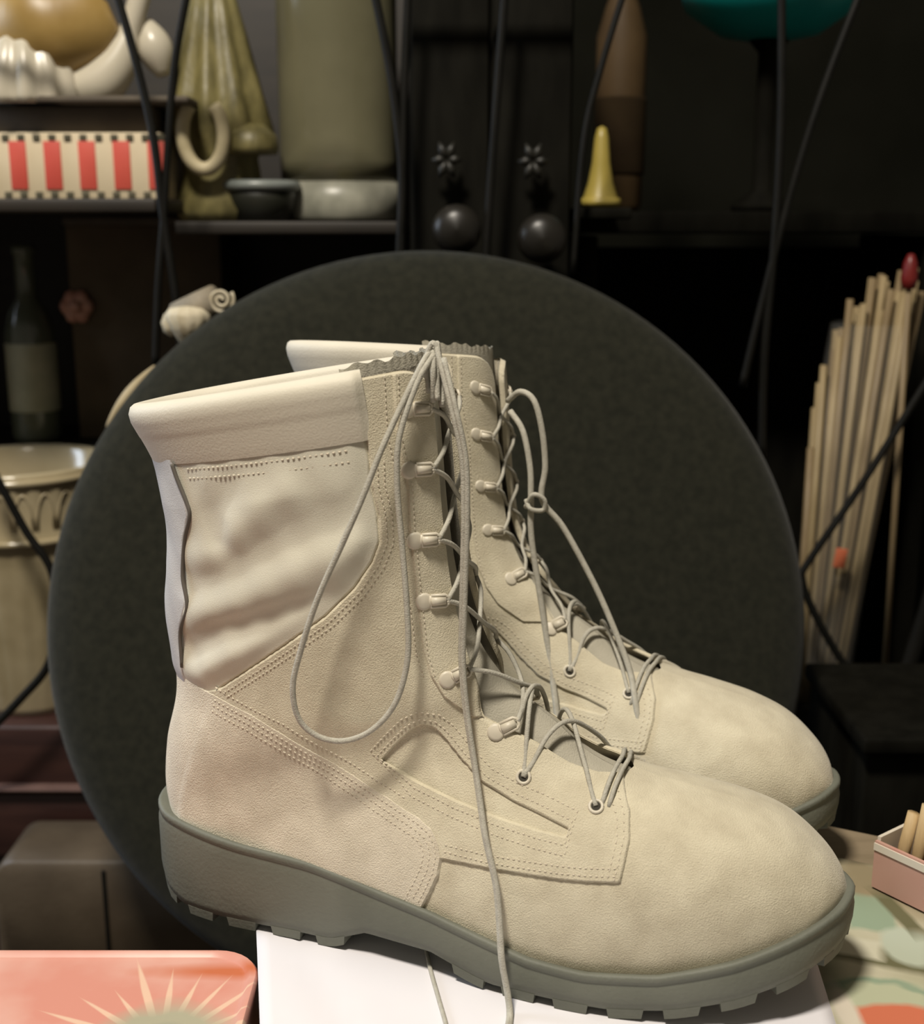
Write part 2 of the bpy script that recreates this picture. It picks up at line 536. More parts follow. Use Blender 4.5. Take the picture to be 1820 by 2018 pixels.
def build_parts(GAP):
    BGAP = gap_field(GAP)
    """all parts of the right boot as (name, V, F, material, label, smooth, sub-parts)"""
    parts = []

    def part(name, V, F, mat, label=None, sm=True, kind=None, subs=()):
        parts.append(dict(name=name, V=np.asarray(V, float), F=F, mat=mat, label=label, sm=sm, kind=kind, subs=list(subs)))

    top = BT
    rtop = round_min(top, BGAP, 1.5)
    F, (V,) = clip(BF, np.where(BX > -11.2, rtop, BGAP) + .02, BV)
    part('vamp', V, F, SUEDE)
    V, F = panel_geo(PHI['heel'], .20)
    part('heel_counter', V, F, SUEDE2, 'pinkish tan suede heel counter')
    ph = np.minimum(np.minimum(PHI['quarter'], -PHI['window']), rtop)
    V, F = panel_geo(ph, .17)
    part('quarter', V, F, SUEDE)
    ph = np.minimum(PHI['facing'], rtop)
    for s_, nm in ((-1, 'facing'), (1, 'facing')):
        V, F = panel_geo(np.minimum(ph, s_ * BY - .05), .30)
        part(nm, V, F, SUEDE)
    w = np.zeros(len(BV))
    for pts, amp, sig in FOLDS:
        w += .8 * amp * np.exp(-(line_dist(pts, BX, BZ) / sig) ** 2)
    w = (w + .10) * smooth(PHI['tex'], 1.2) * np.clip((BT - 3.0) / 1.8, 0, 1)
    w += .02 * np.sin(BX * 3.1 + BZ * 1.7) * smooth(PHI['tex'], 1.2)
    w = np.where(w < 0, w * .55, w) + .09 * smooth(PHI['tex'], .8)
    V, F = panel_geo(PHI['tex'], .08, extra=w)
    part('side_panel', V, F, NYLON, 'wrinkled sage nylon ankle panel')
    V, F = panel_geo(PHI['back'], .16, extra=np.clip(w, 0, .2), edge=.2)
    part('back_strip', V, F, STRIP, 'pale grey strip down the back')
    # seam cords
    for s_ in (-1, 1):
        m = MB()
        pts = []
        for q in spline([(x, 0, z) for x, z in SEAM[:-1]], 6):
            hit = base_bvh.ray_cast(Vector((q[0], s_ * 25, q[2])), Vector((0, -s_, 0)))
            if hit[0] is not None:
                pts.append(np.array(hit[0] + hit[1] * .33))
        m.tube(pts, .10, 8)
        part('seam_cord', m.V, m.F, PIPING, 'dark cord along the back seam')
    # padded collar: outer bulge, rolled top and inner side
    jsel = [j for j in range(NR) if PX[0, j] < -10.95]
    rows = []
    n = len(jsel)
    Pj, Nj = P[:, jsel], NN[:, jsel]
    up = Pj[0] - Pj[3]
    up /= np.linalg.norm(up, axis=1, keepdims=True)
    endf = smooth(np.minimum(np.arange(n), n - 1 - np.arange(n)).astype(float), 3.0)[:, None]
    inw = Nj.copy()
    inw[..., 2] *= .2
    inw /= np.linalg.norm(inw, axis=-1, keepdims=True)
    smax = int(np.searchsorted(SV, 1.0))
    for q in np.linspace(0, 1, 14):
        i = int(round(smax * (1 - q)))
        o = .02 + (.20 + .42 * q ** .8 - .10 * max(0, q - .85) / .15) * (.45 + .55 * endf)
        rows.append(Pj[i] + Nj[i] * o)
    for dz, o in ((.20, .36), (.34, .14), (.38, -.12), (.30, -.36), (.10, -.52)):
        rows.append(Pj[0] + up * dz + inw[0] * o * (.4 + .6 * endf))
    for q in (.25, .55, .9, 1.3):
        i = int(np.searchsorted(SV, q))
        rows.append(Pj[i] - inw[i] * (.62 - .1 * q))
    R = np.array(rows)
    m_ = len(rows)
    Fp = [(i * n + k, i * n + k + 1, (i + 1) * n + k + 1, (i + 1) * n + k) for i in range(m_ - 1) for k in range(n - 1)]
    part('padded_collar', R.reshape(-1, 3), Fp, PADDED, 'smooth padded collar')
    # lining
    sm8 = int(np.searchsorted(SV, 8))
    idx = np.arange(0, sm8, 4)
    Vl = (P[idx] - NN[idx] * .5).reshape(-1, 3)
    Fl = []
    gm = BGAP.reshape(NS, NR)
    for i in range(len(idx) - 1):
        for j in range(NR):
            if gm[idx[i], j] > .1:
                Fl.append((i * NR + j, i * NR + (j + 1) % NR, (i + 1) * NR + (j + 1) % NR, (i + 1) * NR + j))
    part('lining', Vl, Fl, LINING)
    # tongue with gusset and ruffled top edge
    s_end = int(np.searchsorted(SV, 10.4))
    idx = list(range(0, s_end, 3))
    hw = 46
    cols = [(j % NR) for j in range(-hw, hw + 1)]
    Vt, Ft = [], []
    upv = P[0][cols] - P[4][cols]
    upv /= np.linalg.norm(upv, axis=1, keepdims=True)
    nc = len(cols)
    rng = random.Random(4)
    ruff = [.07 * math.sin(k * .75) + .05 * math.sin(k * .31 + 1) + rng.uniform(-.015, .015) for k in range(nc)]
    for e in (1.0, .85, .45, .15):
        for k, j in enumerate(cols):
            o = -.42 - .25 * min(1, abs(k - hw) / 22)
            hgt = e * (.55 + ruff[k])
            Vt.append(P[0, j] + upv[k] * hgt + NN[0, j] * (o + .05 * math.sin(k * 1.7) * e))
    for i in idx:
        shrink = 1.0
        for k, j in enumerate(cols):
            o = -.42 - .25 * min(1, abs(k - hw) / 22)
            if SV[i] > 4.5:
                o = -.42 - .25 * min(1, abs(k - hw) / 22) * max(0, 1 - (SV[i] - 4.5) / 2)
            Vt.append(P[i, j] + NN[i, j] * o)
    rws = len(Vt) // nc
    for i in range(rws - 1):
        for k in range(nc - 1):
            Ft.append((i * nc + k, i * nc + k + 1, (i + 1) * nc + k + 1, (i + 1) * nc + k))
    part('tongue', Vt, Ft, TONGUE, 'soft tongue behind the laces')
    # sole
    ou = [(x, -y) for x, y in spl2(OUT_L)] + [(x, y) for x, y in spl2(OUT_M)][::-1]
    ou = resample_closed(ou, 200)
    O = np.array(ou)
    Tn = np.roll(O, -1, 0) - np.roll(O, 1, 0)
    Tn /= np.linalg.norm(Tn, axis=1, keepdims=True)
    On = np.stack([Tn[:, 1], -Tn[:, 0]], -1)
    if np.mean(np.sum(On * (O - O.mean(0)), 1)) < 0:
        On = -On
    zt, zb = interp(ZT, O[:, 0]), interp(ZB, O[:, 0])
    nO = len(O)
    levels = [(-.75, zt - .35), (-.10, zt + .02), (.04, zt), (.10, zt - .10), (.10, zt - .30), (.02, zt - .42), (.05, zt - .55), (.12, zt - .9),
              (.10, zb + .9), (.02, zb + .46), (-.1, zb + .42), (-1.2, zb + .42)]
    SVt = []
    for o, z in levels:
        Q = O + On * o
        SVt += [(Q[k, 0], Q[k, 1], z[k]) for k in range(nO)]
    SF = [(i * nO + k, i * nO + (k + 1) % nO, (i + 1) * nO + (k + 1) % nO, (i + 1) * nO + k) for i in range(len(levels) - 1) for k in range(nO)]
    last = (len(levels) - 1) * nO
    for k in range(nO // 2 - 1):
        SF.append((last + k, last + k + 1, last + (nO - k - 2), last + (nO - 1 - k)))
    # lugs
    per = np.concatenate([[0], np.cumsum(np.linalg.norm(np.diff(O, axis=0), axis=1))])
    total = per[-1]
    lugs = []
    pitch = 2.45
    nl = int(total / pitch)
    for q in range(nl):
        a0 = q * total / nl
        a1 = a0 + total / nl * .66
        ks = [np.interp(v, per, np.arange(nO)) for v in np.linspace(a0, a1, 4)]
        V8 = []
        xm = np.interp((a0 + a1) / 2, per, O[:, 0])
        if -12.6 < xm < -6.0:
            continue
        for lev in range(2):
            for t_i, kk in enumerate(ks):
                o = np.array([np.interp(kk, np.arange(nO), O[:, 0]), np.interp(kk, np.arange(nO), O[:, 1])])
                nn = np.array([np.interp(kk, np.arange(nO), On[:, 0]), np.interp(kk, np.arange(nO), On[:, 1])])
                ctr = np.array([np.interp((a0 + a1) / 2, per, O[:, 0]), np.interp((a0 + a1) / 2, per, O[:, 1])])
                o2 = o if lev == 0 else ctr + (o - ctr) * .9
                for ins in (.04, -1.5):
                    pq = o2 + nn * (ins if lev == 0 or ins < 0 else ins - .06)
                    zz = interp(ZB, pq[0])
                    V8.append((pq[0], pq[1], zz + (.50 if lev == 0 else 0)))
        F8 = []
        for t_i in range(3):
            u0 = t_i * 2
            F8 += [(u0, u0 + 1, u0 + 3, u0 + 2), (8 + u0, 8 + u0 + 2, 8 + u0 + 3, 8 + u0 + 1), (u0, u0 + 2, 8 + u0 + 2, 8 + u0), (u0 + 1, 8 + u0 + 1, 8 + u0 + 3, u0 + 3)]
        F8 += [(0, 8, 9, 1), (6, 7, 15, 14)]
        lugs.append(dict(name='lug', V=np.array(V8), F=F8, mat=RUBBER, sm=False))
    part('sole', SVt, SF, RUBBER, 'grey green rubber lug sole', subs=lugs)
    # hardware
    def surf(x, z, s_):
        hit = base_bvh.ray_cast(Vector((x, s_ * 25, z)), Vector((0, -s_, 0)))
        return np.array(hit[0]), np.array(hit[1])
    anchors = {}
    HW = [(-9.35, 26.9), (-9.25, 24.15), (-9.0, 20.86), (-8.6, 17.95), (-7.45, 14.2), (-5.14, 11.66)]
    if GAP[0][1] < 1:
        HW = [(-9.0, 26.9), (-8.85, 24.15), (-8.55, 20.86), (-8.05, 17.95), (-6.8, 14.8), (-4.7, 12.0)]
    for s_ in (-1, 1):
        for q, (x, z) in enumerate(HW):
            p_, n_ = surf(x, z, s_)
            lo = .30 if q < 5 else .20
            p_ = p_ + n_ * lo
            e = np.array([1, -s_ * .35, 0.0])
            if q >= 4:
                e = np.array([.9, -s_ * .45, .45])
            e = e - n_ * (e @ n_)
            e /= np.linalg.norm(e)
            v = np.cross(n_, e)
            m = MB()
            N = 14
            rr = [(.0, .10), (.30, .09), (.40, .05), (.43, -.03)]
            Vr, Fr = [], []
            for r, hgt in rr:
                for k in range(N):
                    t = 2 * math.pi * k / N
                    Vr.append(p_ + n_ * hgt + (math.cos(t) * e + math.sin(t) * v) * max(r, .001))
            for i in range(3):
                for k in range(N):
                    Fr.append((i * N + k, i * N + (k + 1) % N, (i + 1) * N + (k + 1) % N, (i + 1) * N + k))
            part('rivet', Vr, Fr, HARDWARE)
            # lace ring: strap plus two bars and an outer bar
            c0 = p_ + n_ * .06
            h2 = .27
            m = MB()
            loop = [c0 + e * .30 + v * h2, c0 + e * 1.0 + v * h2, c0 + e * 1.16 + v * (h2 - .12), c0 + e * 1.16 - v * (h2 - .12), c0 + e * 1.0 - v * h2, c0 + e * .30 - v * h2,
                    c0 + e * .26, c0 + e * .30 + v * h2]
            m.tube(loop, .085, 6)
            m.tube([c0 + e * .3, c0 + e * 1.0], [.24, .2], 8)
            part('lace_ring', m.V, m.F, HARDWARE, 'small lace ring on the facing edge')
            anchors[(s_, q)] = c0 + e * 1.12
        for q, (x, z) in enumerate([(-3.59, 9.86), (-.08, 9.0)]):
            p_, n_ = surf(x, z, s_)
            p_ = p_ + n_ * .19
            e = np.cross([0, 0, 1.0], n_)
            e /= np.linalg.norm(e)
            v = np.cross(n_, e)
            m = MB()
            m.tube([p_ + (math.cos(t) * e + math.sin(t) * v) * .30 for t in np.linspace(0, 2 * math.pi, 17)], .085, 6, caps=False)
            hole = dict(name='hole', V=np.array([p_ + n_ * .02] + [p_ + n_ * .02 + (math.cos(t) * e + math.sin(t) * v) * .25 for t in np.linspace(0, 2 * math.pi, 13)[:-1]]),
                        F=[(0, k + 1, (k + 1) % 12 + 1) for k in range(12)], mat=HOLE, sm=False)
            part('eyelet', m.V, m.F, HARDWARE, subs=[hole])
            anchors[(s_, 6 + q)] = p_ + n_ * .05
    # stitching rows
    st = MB()

    def row(poly, layer, closed=False, step=.26):
        pts = [np.array(q, float) for q in poly]
        if closed:
            pts.append(pts[0])
        seg = [np.linalg.norm(pts[i + 1] - pts[i]) for i in range(len(pts) - 1)]
        cum = np.concatenate([[0], np.cumsum(seg)])
        for s_ in (-1, 1):
            for dd in np.arange(.1, cum[-1], step):
                x = np.interp(dd, cum, [q[0] for q in pts])
                z = np.interp(dd, cum, [q[1] for q in pts])
                x2 = np.interp(dd + .05, cum, [q[0] for q in pts])
                z2 = np.interp(dd + .05, cum, [q[1] for q in pts])
                hit = base_bvh.ray_cast(Vector((x, s_ * 25, z)), Vector((0, -s_, 0)))
                if hit[0] is None:
                    continue
                p_, n_ = np.array(hit[0]), np.array(hit[1])
                e = np.array([x2 - x, 0, z2 - z])
                e -= n_ * (e @ n_)
                ln = np.linalg.norm(e)
                if ln < 1e-6:
                    continue
                e /= ln
                v = np.cross(n_, e)
                c_ = p_ + n_ * (layer + .005)
                Vs = [c_ + e * a_ * .075 + v * b_ * .035 + n_ * h_ for h_, sc_ in ((-.03, 1), (.035, .6)) for a_, b_ in ((-sc_, -sc_), (sc_, -sc_), (sc_, sc_), (-sc_, sc_))]
                st.add(Vs, [(4, 5, 6, 7), (0, 1, 5, 4), (1, 2, 6, 5), (2, 3, 7, 6), (3, 0, 4, 7)])

    def shift(poly, d):
        Q = np.array(poly, float)
        T_ = np.gradient(Q, axis=0)
        T_ /= np.linalg.norm(T_, axis=1, keepdims=True)
        return Q + np.stack([T_[:, 1], -T_[:, 0]], -1) * d
    hc = HEEL[3:17]
    for d_ in (.32, .62, .95):
        row(shift(hc, d_), .20)
    qb = [(-7.0, 6.0), (-4.78, 5.94), (-1.35, 6.1), (.05, 6.2), (1.3, 6.35)]
    for d_ in (-.3, -.6):
        row(shift(qb, d_), .17)
    for d_ in (-.3, -.6):
        row(shift(VAMP_END, -d_)[2:], .17)
    row(shift(WINDOW, -.35), .17, True)
    row(shift(WINDOW, -.75), .17, True)
    row([(-19, 11.95 + .9), (-15.2, 11.55), (-10.7, 9.0), (-9.1, 8.3)], .17)
    row(shift(STAY, .25), .17)
    row(shift(STAY, -.2), .30)
    row(shift(TEX_EDGE[1:], -.3), .17)
    row(shift(TEX_EDGE[1:], -.55), .17)
    for q in (1.07, 1.22):
        i = int(np.searchsorted(SV, q))
        row([(PX[i, j], PZ[i, j]) for j in range(NH - 15, 20, -4) if -19.9 < PX[i, j] < -11.2], .18)
    part('stitching', st.V, st.F, THREAD, kind='stuff', sm=False)
    # cross lacing
    def front(z):
        k = np.argmin(np.abs(Fz - z))
        return Fx[k]
    order = [(7, 6), (6, 5), (5, 4), (4, 3), (3, 2), (2, 1), (1, 0)]
    for a_, b_ in order:
        for s_ in (-1, 1):
            A, B_ = anchors[(s_, a_)], anchors[(-s_, b_)]
            mid = (A + B_) / 2
            if a_ >= 6:
                mid = mid + np.array([.1, 0, 1.05 if a_ == 7 else .9])
            else:
                mid = np.array([front(mid[2]) + .15 + (.14 if s_ > 0 else 0), mid[1], mid[2]])
            if a_ >= 6:
                pts = []
                for q in np.linspace(0, 1, 11):
                    c_ = A * (1 - q) + B_ * q
                    hit = base_bvh.ray_cast(Vector((c_[0], c_[1], 40)), Vector((0, 0, -1)))
                    lift = (.30 + (.12 if s_ > 0 else 0)) * min(1, 6 * q, 6 * (1 - q))
                    zz = max(hit[0][2] + lift, c_[2]) if hit[0] is not None else c_[2]
                    pts.append(np.array([c_[0], c_[1], zz if 0 < q < 1 else c_[2]]))
                m = MB()
                m.tube(spline(pts, 3), .12, 7)
                part('lace', m.V, m.F, LACE)
                continue
            m = MB()
            m.tube(spline([A, A * .6 + mid * .4 + np.array([.18, 0, .12]), mid, B_ * .6 + mid * .4 + np.array([.18, 0, .12]), B_], 6), .12, 7)
            part('lace', m.V, m.F, LACE)
    for dx in (.3, .62):
        pts = []
        for y in np.linspace(-2.9, 2.9, 13):
            hit = base_bvh.ray_cast(Vector((.15 + dx - .10 * abs(y), y, 40)), Vector((0, 0, -1)))
            pts.append(np.array(hit[0] + hit[1] * (.26 if abs(y) < 2.8 else .1)))
        m = MB()
        m.tube(spline(pts, 2), .115, 7)
        part('lace', m.V, m.F, LACE)
    return parts


def spl2(tab):
    return [tuple(q) for q in spline([(a, b) for a, b in tab], 8)]


def resample_closed(pts, n):
    Q = np.array(pts + [pts[0]], float)
    seg = np.linalg.norm(np.diff(Q, axis=0), axis=1)
    cum = np.concatenate([[0], np.cumsum(seg)])
    t = np.linspace(0, cum[-1], n + 1)[:-1]
    return [(np.interp(v, cum, Q[:, 0]), np.interp(v, cum, Q[:, 1])) for v in t]


def fast_mesh(name, V, F, mat, sm, parent, mirror=False):
    V = np.array(V, float) / 100.0
    if mirror:
        V = V * np.array([1, -1, 1])
    F = [tuple(int(i) for i in f) for f in F]
    if mirror:
        F = [f[::-1] for f in F]
    return new_mesh(name, V, F, mat, sm, parent)


def make_boot(name, parts, loc, psi, mirror, label):
    root = empty(name, loc, -math.radians(psi))
    tag(root, label, 'boot', 'pair of lace-up boots')
    for p_ in parts:
        o = fast_mesh(p_['name'], p_['V'], p_['F'], p_['mat'], p_['sm'], root, mirror)
        if p_['label']:
            o['label'] = p_['label']
        if p_['kind']:
            o['kind'] = p_['kind']
        for s_ in p_['subs']:
            fast_mesh(s_['name'], s_['V'], s_['F'], s_['mat'], s_['sm'], o, mirror)
    return root


NEAR = dict(loc=(.07135, .54436, 0.0), psi=18.0)
FAR = dict(loc=(.106, .677, 0.0), psi=24.5)


def slump(parts):
    """the rear boot's collar sags forward"""
    for p_ in parts:
        for q in [p_] + p_['subs']:
            V = q['V']
            if len(V):
                w_ = smooth(V[:, 2] - 13, 14.0)
                V[:, 2] += w_ * (1.45 - 3.1 * (V[:, 0] + 24) / 17 + .14 * V[:, 1])
                w2 = smooth(V[:, 2] - 9, 9.0)
                V[:, 0] = -16.2 + (V[:, 0] + 16.2) * (1 - .17 * w2) + .3 * w2
    return parts


near = make_boot('combat_boot', build_parts(GAP), NEAR['loc'], NEAR['psi'], False, 'front tan suede lace-up boot showing its whole outer side, heel over the white sheet edge')
far = make_boot('combat_boot', slump(build_parts(GAP_TIGHT)), FAR['loc'], FAR['psi'], True, 'tan suede lace-up boot standing behind, mostly hidden by the front boot')


def to_local(pose, pt):
    q = math.radians(pose['psi'])
    d_ = np.array(pt) - np.array(pose['loc'])
    return np.array([d_[0] * math.cos(q) - d_[1] * math.sin(q), d_[0] * math.sin(q) + d_[1] * math.cos(q), d_[2]])


# ------------------------------------------------------------------ loose laces
def lace_part(root, pts, r, n=6, label=None):
    m = MB()
    m.tube(spline(pts, n), r, 8)
    o = m.build('lace', LACE, root)
    if label:
        o['label'] = label
    return o


def cm(*pts):
    return [np.array(q) / 100.0 for q in pts]


KNOT = (-8.35, -1.9, 29.45)
RING = (-8.2, -2.1, 27.2)
loop = cm(RING, (-8.1, -2.3, 28.6), KNOT, (-8.75, -3.0, 28.3), (-9.66, -4.3, 25.7), (-10.5, -4.9, 23.3), (-11.4, -5.3, 21.1), (-12.5, -5.6, 18.6), (-13.4, -5.7, 16.0),
          (-13.85, -5.7, 14.2), (-13.7, -5.5, 12.6), (-12.9, -5.2, 11.7), (-11.7, -4.9, 11.5), (-10.4, -4.6, 12.1), (-9.3, -4.4, 13.5),
          (-8.75, -4.2, 15.65), (-8.8, -4.1, 18.15), (-9.07, -3.95, 21.12), (-9.26, -3.95, 23.71), (-9.15, -3.85, 25.9), (-8.6, -3.0, 28.2), (-8.2, -2.0, 29.3))
lace_part(near, loop, .0014, label='lace loop hanging down the outer side')
tail = cm((-7.75, -2.1, 27.0), (-8.0, -1.6, 28.6), (-8.15, -1.6, 29.75), (-7.9, -2.1, 29.2), (-7.13, -2.7, 27.13), (-6.61, -2.75, 24.87), (-6.5, -2.8, 22.5), (-6.54, -2.8, 20.18), (-6.6, -2.8, 17.5), (-6.63, -2.8, 15.18),
          (-6.34, -2.95, 12.73), (-5.83, -3.3, 10.4), (-5.4, -3.85, 8.93), (-4.94, -4.5, 7.52), (-4.25, -5.1, 5.6), (-3.95, -5.5, 4.0), (-3.7, -5.95, 2.4), (-3.4, -6.1, 1.0), (-3.1, -6.6, .14), (-2.85, -8.0, .14), (-2.75, -10, .14))
lace_part(near, tail, .0014, label='long lace end hanging to the white sheet')
tail2 = [q + np.array([.0026 - .0016 * min(1, i / 8), -.0012, 0]) for i, q in enumerate(tail[3:])]
lace_part(near, tail2, .0013, label='long lace end hanging to the white sheet')
lace_part(near, cm((-8.35, -2.2, 27.6), (-8.5, -2.1, 29.0), (-8.3, -1.9, 29.8), (-8.05, -1.9, 29.5), (-8.0, -2.1, 28.4), (-7.9, -2.3, 27.3)), .0013)
lace_part(near, cm((-8.6, -2.6, .14), (-7.6, -4.6, .14), (-6.5, -6.6, .14), (-5.2, -9.0, .14), (-4.3, -11.2, .14)), .0011)


def far_pts(rows):
    return [to_local(FAR, at(u, v, y)) for u, v, y in rows]


lace_part(far, far_pts([(1000, 790, .705), (1025, 772, .697), (1052, 790, .690), (1068, 850, .688), (1074, 920, .688), (1068, 985, .687), (1110, 1040, .686), (1170, 1150, .680), (1210, 1240, .672),
                        (1240, 1320, .662), (1252, 1385, .648), (1262, 1450, .640), (1268, 1505, .634)]), .0018, label='lace end hanging free onto the vamp')
lace_part(far, far_pts([(1005, 810, .702), (1030, 850, .694), (1044, 920, .690), (1046, 985, .688), (1047, 1060, .687), (1068, 1200, .682), (1086, 1320, .672), (1095, 1390, .660), (1100, 1440, .652)]), .0018,
          label='lace end hanging free onto the vamp')
lace_part(far, far_pts([(1035, 1000, .688), (1050, 975, .684), (1072, 985, .684), (1070, 1005, .685), (1045, 1003, .684), (1036, 985, .688)]), .0014, label='small knot in the hanging lace')

# ------------------------------------------------------------------ setting
M_FLOOR = material('dark_floor', (.035, .028, .02), (.05, .04, .03), rough=.8, scale=8)
M_WALL = material('dark_olive_wall', (.006, .006, .004), (.010, .0098, .007), rough=.95, scale=6, spec=.04)
floor = MB().box((0, .9, -.76), (3.4, 3.2, .02)).build('floor', M_FLOOR, smooth=False)
floor['kind'] = 'structure'
wall = MB().box((0, 1.72, .25), (3.4, .04, 2.0)).build('wall_back', M_WALL, smooth=False)
wall['kind'] = 'structure'


def slab(name, poly, z0, z1, mat, parent=None, smooth_=False):
    n = len(poly)
    V = [(x, y, z0) for x, y in poly] + [(x, y, z1) for x, y in poly]
    F = [tuple(range(n))[::-1], tuple(range(n, 2 * n))] + [(k, (k + 1) % n, n + (k + 1) % n, n + k) for k in range(n)]
    return new_mesh(name, V, F, mat, smooth_, parent)


# table under the boots
M_TAN = material('tan_table_top', (.20, .155, .095), (.27, .21, .135), rough=.7, scale=14, bump=.2, stretch=(1, 6, 1))
M_DARKWOOD = material('dark_red_wood', (.030, .012, .010), (.052, .022, .017), rough=.45, scale=10, bump=.15, stretch=(1, 8, 8))
table = tag(empty('low_table', (.1, .5, -.75)), 'tan wooden table under the white sheet and the boots', 'table')
off = np.array([.1, .5, -.75])


def child_slab(name, poly, z0, z1, mat, root, o_):
    return slab(name, [(x - o_[0], y - o_[1]) for x, y in poly], z0 - o_[2], z1 - o_[2], mat, root)


TOP = [(-.015, .10), (.62, .10), (.62, .47), (.245, .668), (-.158, .868)]
child_slab('table_top', TOP, -.032, -.0045, M_TAN, table, off)
for x, y in ((.02, .16), (.56, .16), (.56, .44), (-.09, .78)):
    m = MB().box((x - off[0], y - off[1], .359), (.045, .045, .718), bevel=.004)
    m.build('leg', M_TAN, table)

# white sheet the boots stand on
M_WHITE = material('white_foam_sheet', (.70, .68, .71), (.76, .74, .76), rough=.55, scale=6, bump=.05)


def lx(y):
    return -.0908 - (y - .4847) * .184


nx, ny = 40, 40
Vw = []
for j in range(ny + 1):
    y = .20 + j / ny * .60
    x0 = lx(y) + .0
    x1 = .168 + (y - .4847) * .10
    for i in range(nx + 1):
        x = x0 + (x1 - x0) * i / nx
        dip = -.0006 * (math.sin(i * .5 + j * .2) * .5 + .5)
        crease = -.0012 * math.exp(-((x + .060 - (.50 - y) * .45) / .006) ** 2)
        Vw.append((x, min(y, .80 - max(0, x - .02) * .62), dip * .6 + crease))
Fw = [(j * (nx + 1) + i, j * (nx + 1) + i + 1, (j + 1) * (nx + 1) + i + 1, (j + 1) * (nx + 1) + i) for j in range(ny) for i in range(nx)]
sheet = new_mesh('white_sheet', Vw, Fw, M_WHITE)
sd = sheet.modifiers.new('thickness', 'SOLIDIFY')
sd.thickness = .004
sd.offset = -1
tag(sheet, 'white foam sheet lying on the table under both boots', 'sheet')


# printed surfaces: flat print given in metres on the object's own plane
def print_material(name, base1, base2, shapes, rough=.5, noise=18):
    """shapes: (kind, cx, cy, rx, ry, angle, colour, soft)"""
    m, nt, b = nodes_of(name)
    b.inputs['Roughness'].default_value = rough
    L_ = nt.links
    tc = nt.nodes.new('ShaderNodeTexCoord')
    nz = nt.nodes.new('ShaderNodeTexNoise')
    nz.inputs['Scale'].default_value = noise
    nz.inputs['Detail'].default_value = 4
    L_.new(tc.outputs['Object'], nz.inputs['Vector'])
    rp = nt.nodes.new('ShaderNodeValToRGB')
    rp.color_ramp.elements[0].position, rp.color_ramp.elements[1].position = .35, .65
    rp.color_ramp.elements[0].color, rp.color_ramp.elements[1].color = (*base1, 1), (*base2, 1)
    L_.new(nz.outputs['Fac'], rp.inputs['Fac'])
    cur = rp.outputs['Color']
    wob = nt.nodes.new('ShaderNodeTexNoise')
    wob.inputs['Scale'].default_value = 60
    L_.new(tc.outputs['Object'], wob.inputs['Vector'])

    def mth(op, a, b_=None, c_=None):
        n = nt.nodes.new('ShaderNodeMath')
        n.operation = op
        for k, v in enumerate((a, b_, c_)):
            if v is None:
                continue
            if isinstance(v, (int, float)):
                n.inputs[k].default_value = v
            else:
                L_.new(v, n.inputs[k])
        return n.outputs[0]
    for kind, cx, cy, rx, ry, ang, colr, soft in shapes:
        mp = nt.nodes.new('ShaderNodeMapping')
        mp.vector_type = 'TEXTURE'
        mp.inputs['Location'].default_value = (cx, cy, 0)
        mp.inputs['Rotation'].default_value = (0, 0, math.radians(ang))
        mp.inputs['Scale'].default_value = (rx, ry, 1)
        L_.new(tc.outputs['Object'], mp.inputs['Vector'])
        sp = nt.nodes.new('ShaderNodeSeparateXYZ')
        L_.new(mp.outputs['Vector'], sp.inputs[0])
        X, Y = sp.outputs[0], sp.outputs[1]
        if kind == 'box':
            dist = mth('MAXIMUM', mth('ABSOLUTE', X), mth('ABSOLUTE', Y))
        else:
            dist = mth('SQRT', mth('ADD', mth('MULTIPLY', X, X), mth('MULTIPLY', Y, Y)))
        dist = mth('ADD', dist, mth('MULTIPLY', mth('SUBTRACT', wob.outputs['Fac'], .5), .35))
        if kind == 'rays':                       # thin rays that taper outward from radius 1 (unit = rx)
            th = mth('ARCTAN2', Y, X)
            u = mth('MULTIPLY', th, 24 / (2 * math.pi))
            cell = mth('FLOOR', u)
            fr = mth('ABSOLUTE', mth('SUBTRACT', mth('SUBTRACT', u, cell), .5))
            rnd = mth('FRACT', mth('MULTIPLY', mth('SINE', mth('MULTIPLY', cell, 12.9898)), 43758.5))
            length = mth('ADD', 1.9, mth('MULTIPLY', rnd, 1.0))
            wid = mth('MULTIPLY', mth('SUBTRACT', 1.0, mth('DIVIDE', dist, length)), .44)
            fac = mth('MULTIPLY', mth('SUBTRACT', wid, fr), 14)
        elif kind == 'ring':
            fac = mth('MULTIPLY', mth('SUBTRACT', .12, mth('ABSOLUTE', mth('SUBTRACT', dist, 1.0))), 1 / soft)
        else:
            fac = mth('MULTIPLY', mth('SUBTRACT', 1.0, dist), 1 / soft)
        cl = nt.nodes.new('ShaderNodeClamp')
        L_.new(fac, cl.inputs[0])
        mx = nt.nodes.new('ShaderNodeMix')
        mx.data_type = 'RGBA'
        L_.new(cl.outputs[0], mx.inputs['Factor'])
        L_.new(cur, mx.inputs['A'])
        mx.inputs['B'].default_value = (*colr, 1)
        cur = mx.outputs['Result']
    L_.new(cur, b.inputs['Base Color'])
    return m


def round_rect(x0, y0, x1, y1, r, n=8):
    out = []
    for cx, cy, a0 in ((x1 - r, y1 - r, 0), (x0 + r, y1 - r, 90), (x0 + r, y0 + r, 180), (x1 - r, y0 + r, 270)):
        for k in range(n + 1):
            t = math.radians(a0 + 90 * k / n)
            out.append((cx + r * math.cos(t), cy + r * math.sin(t)))
    return out


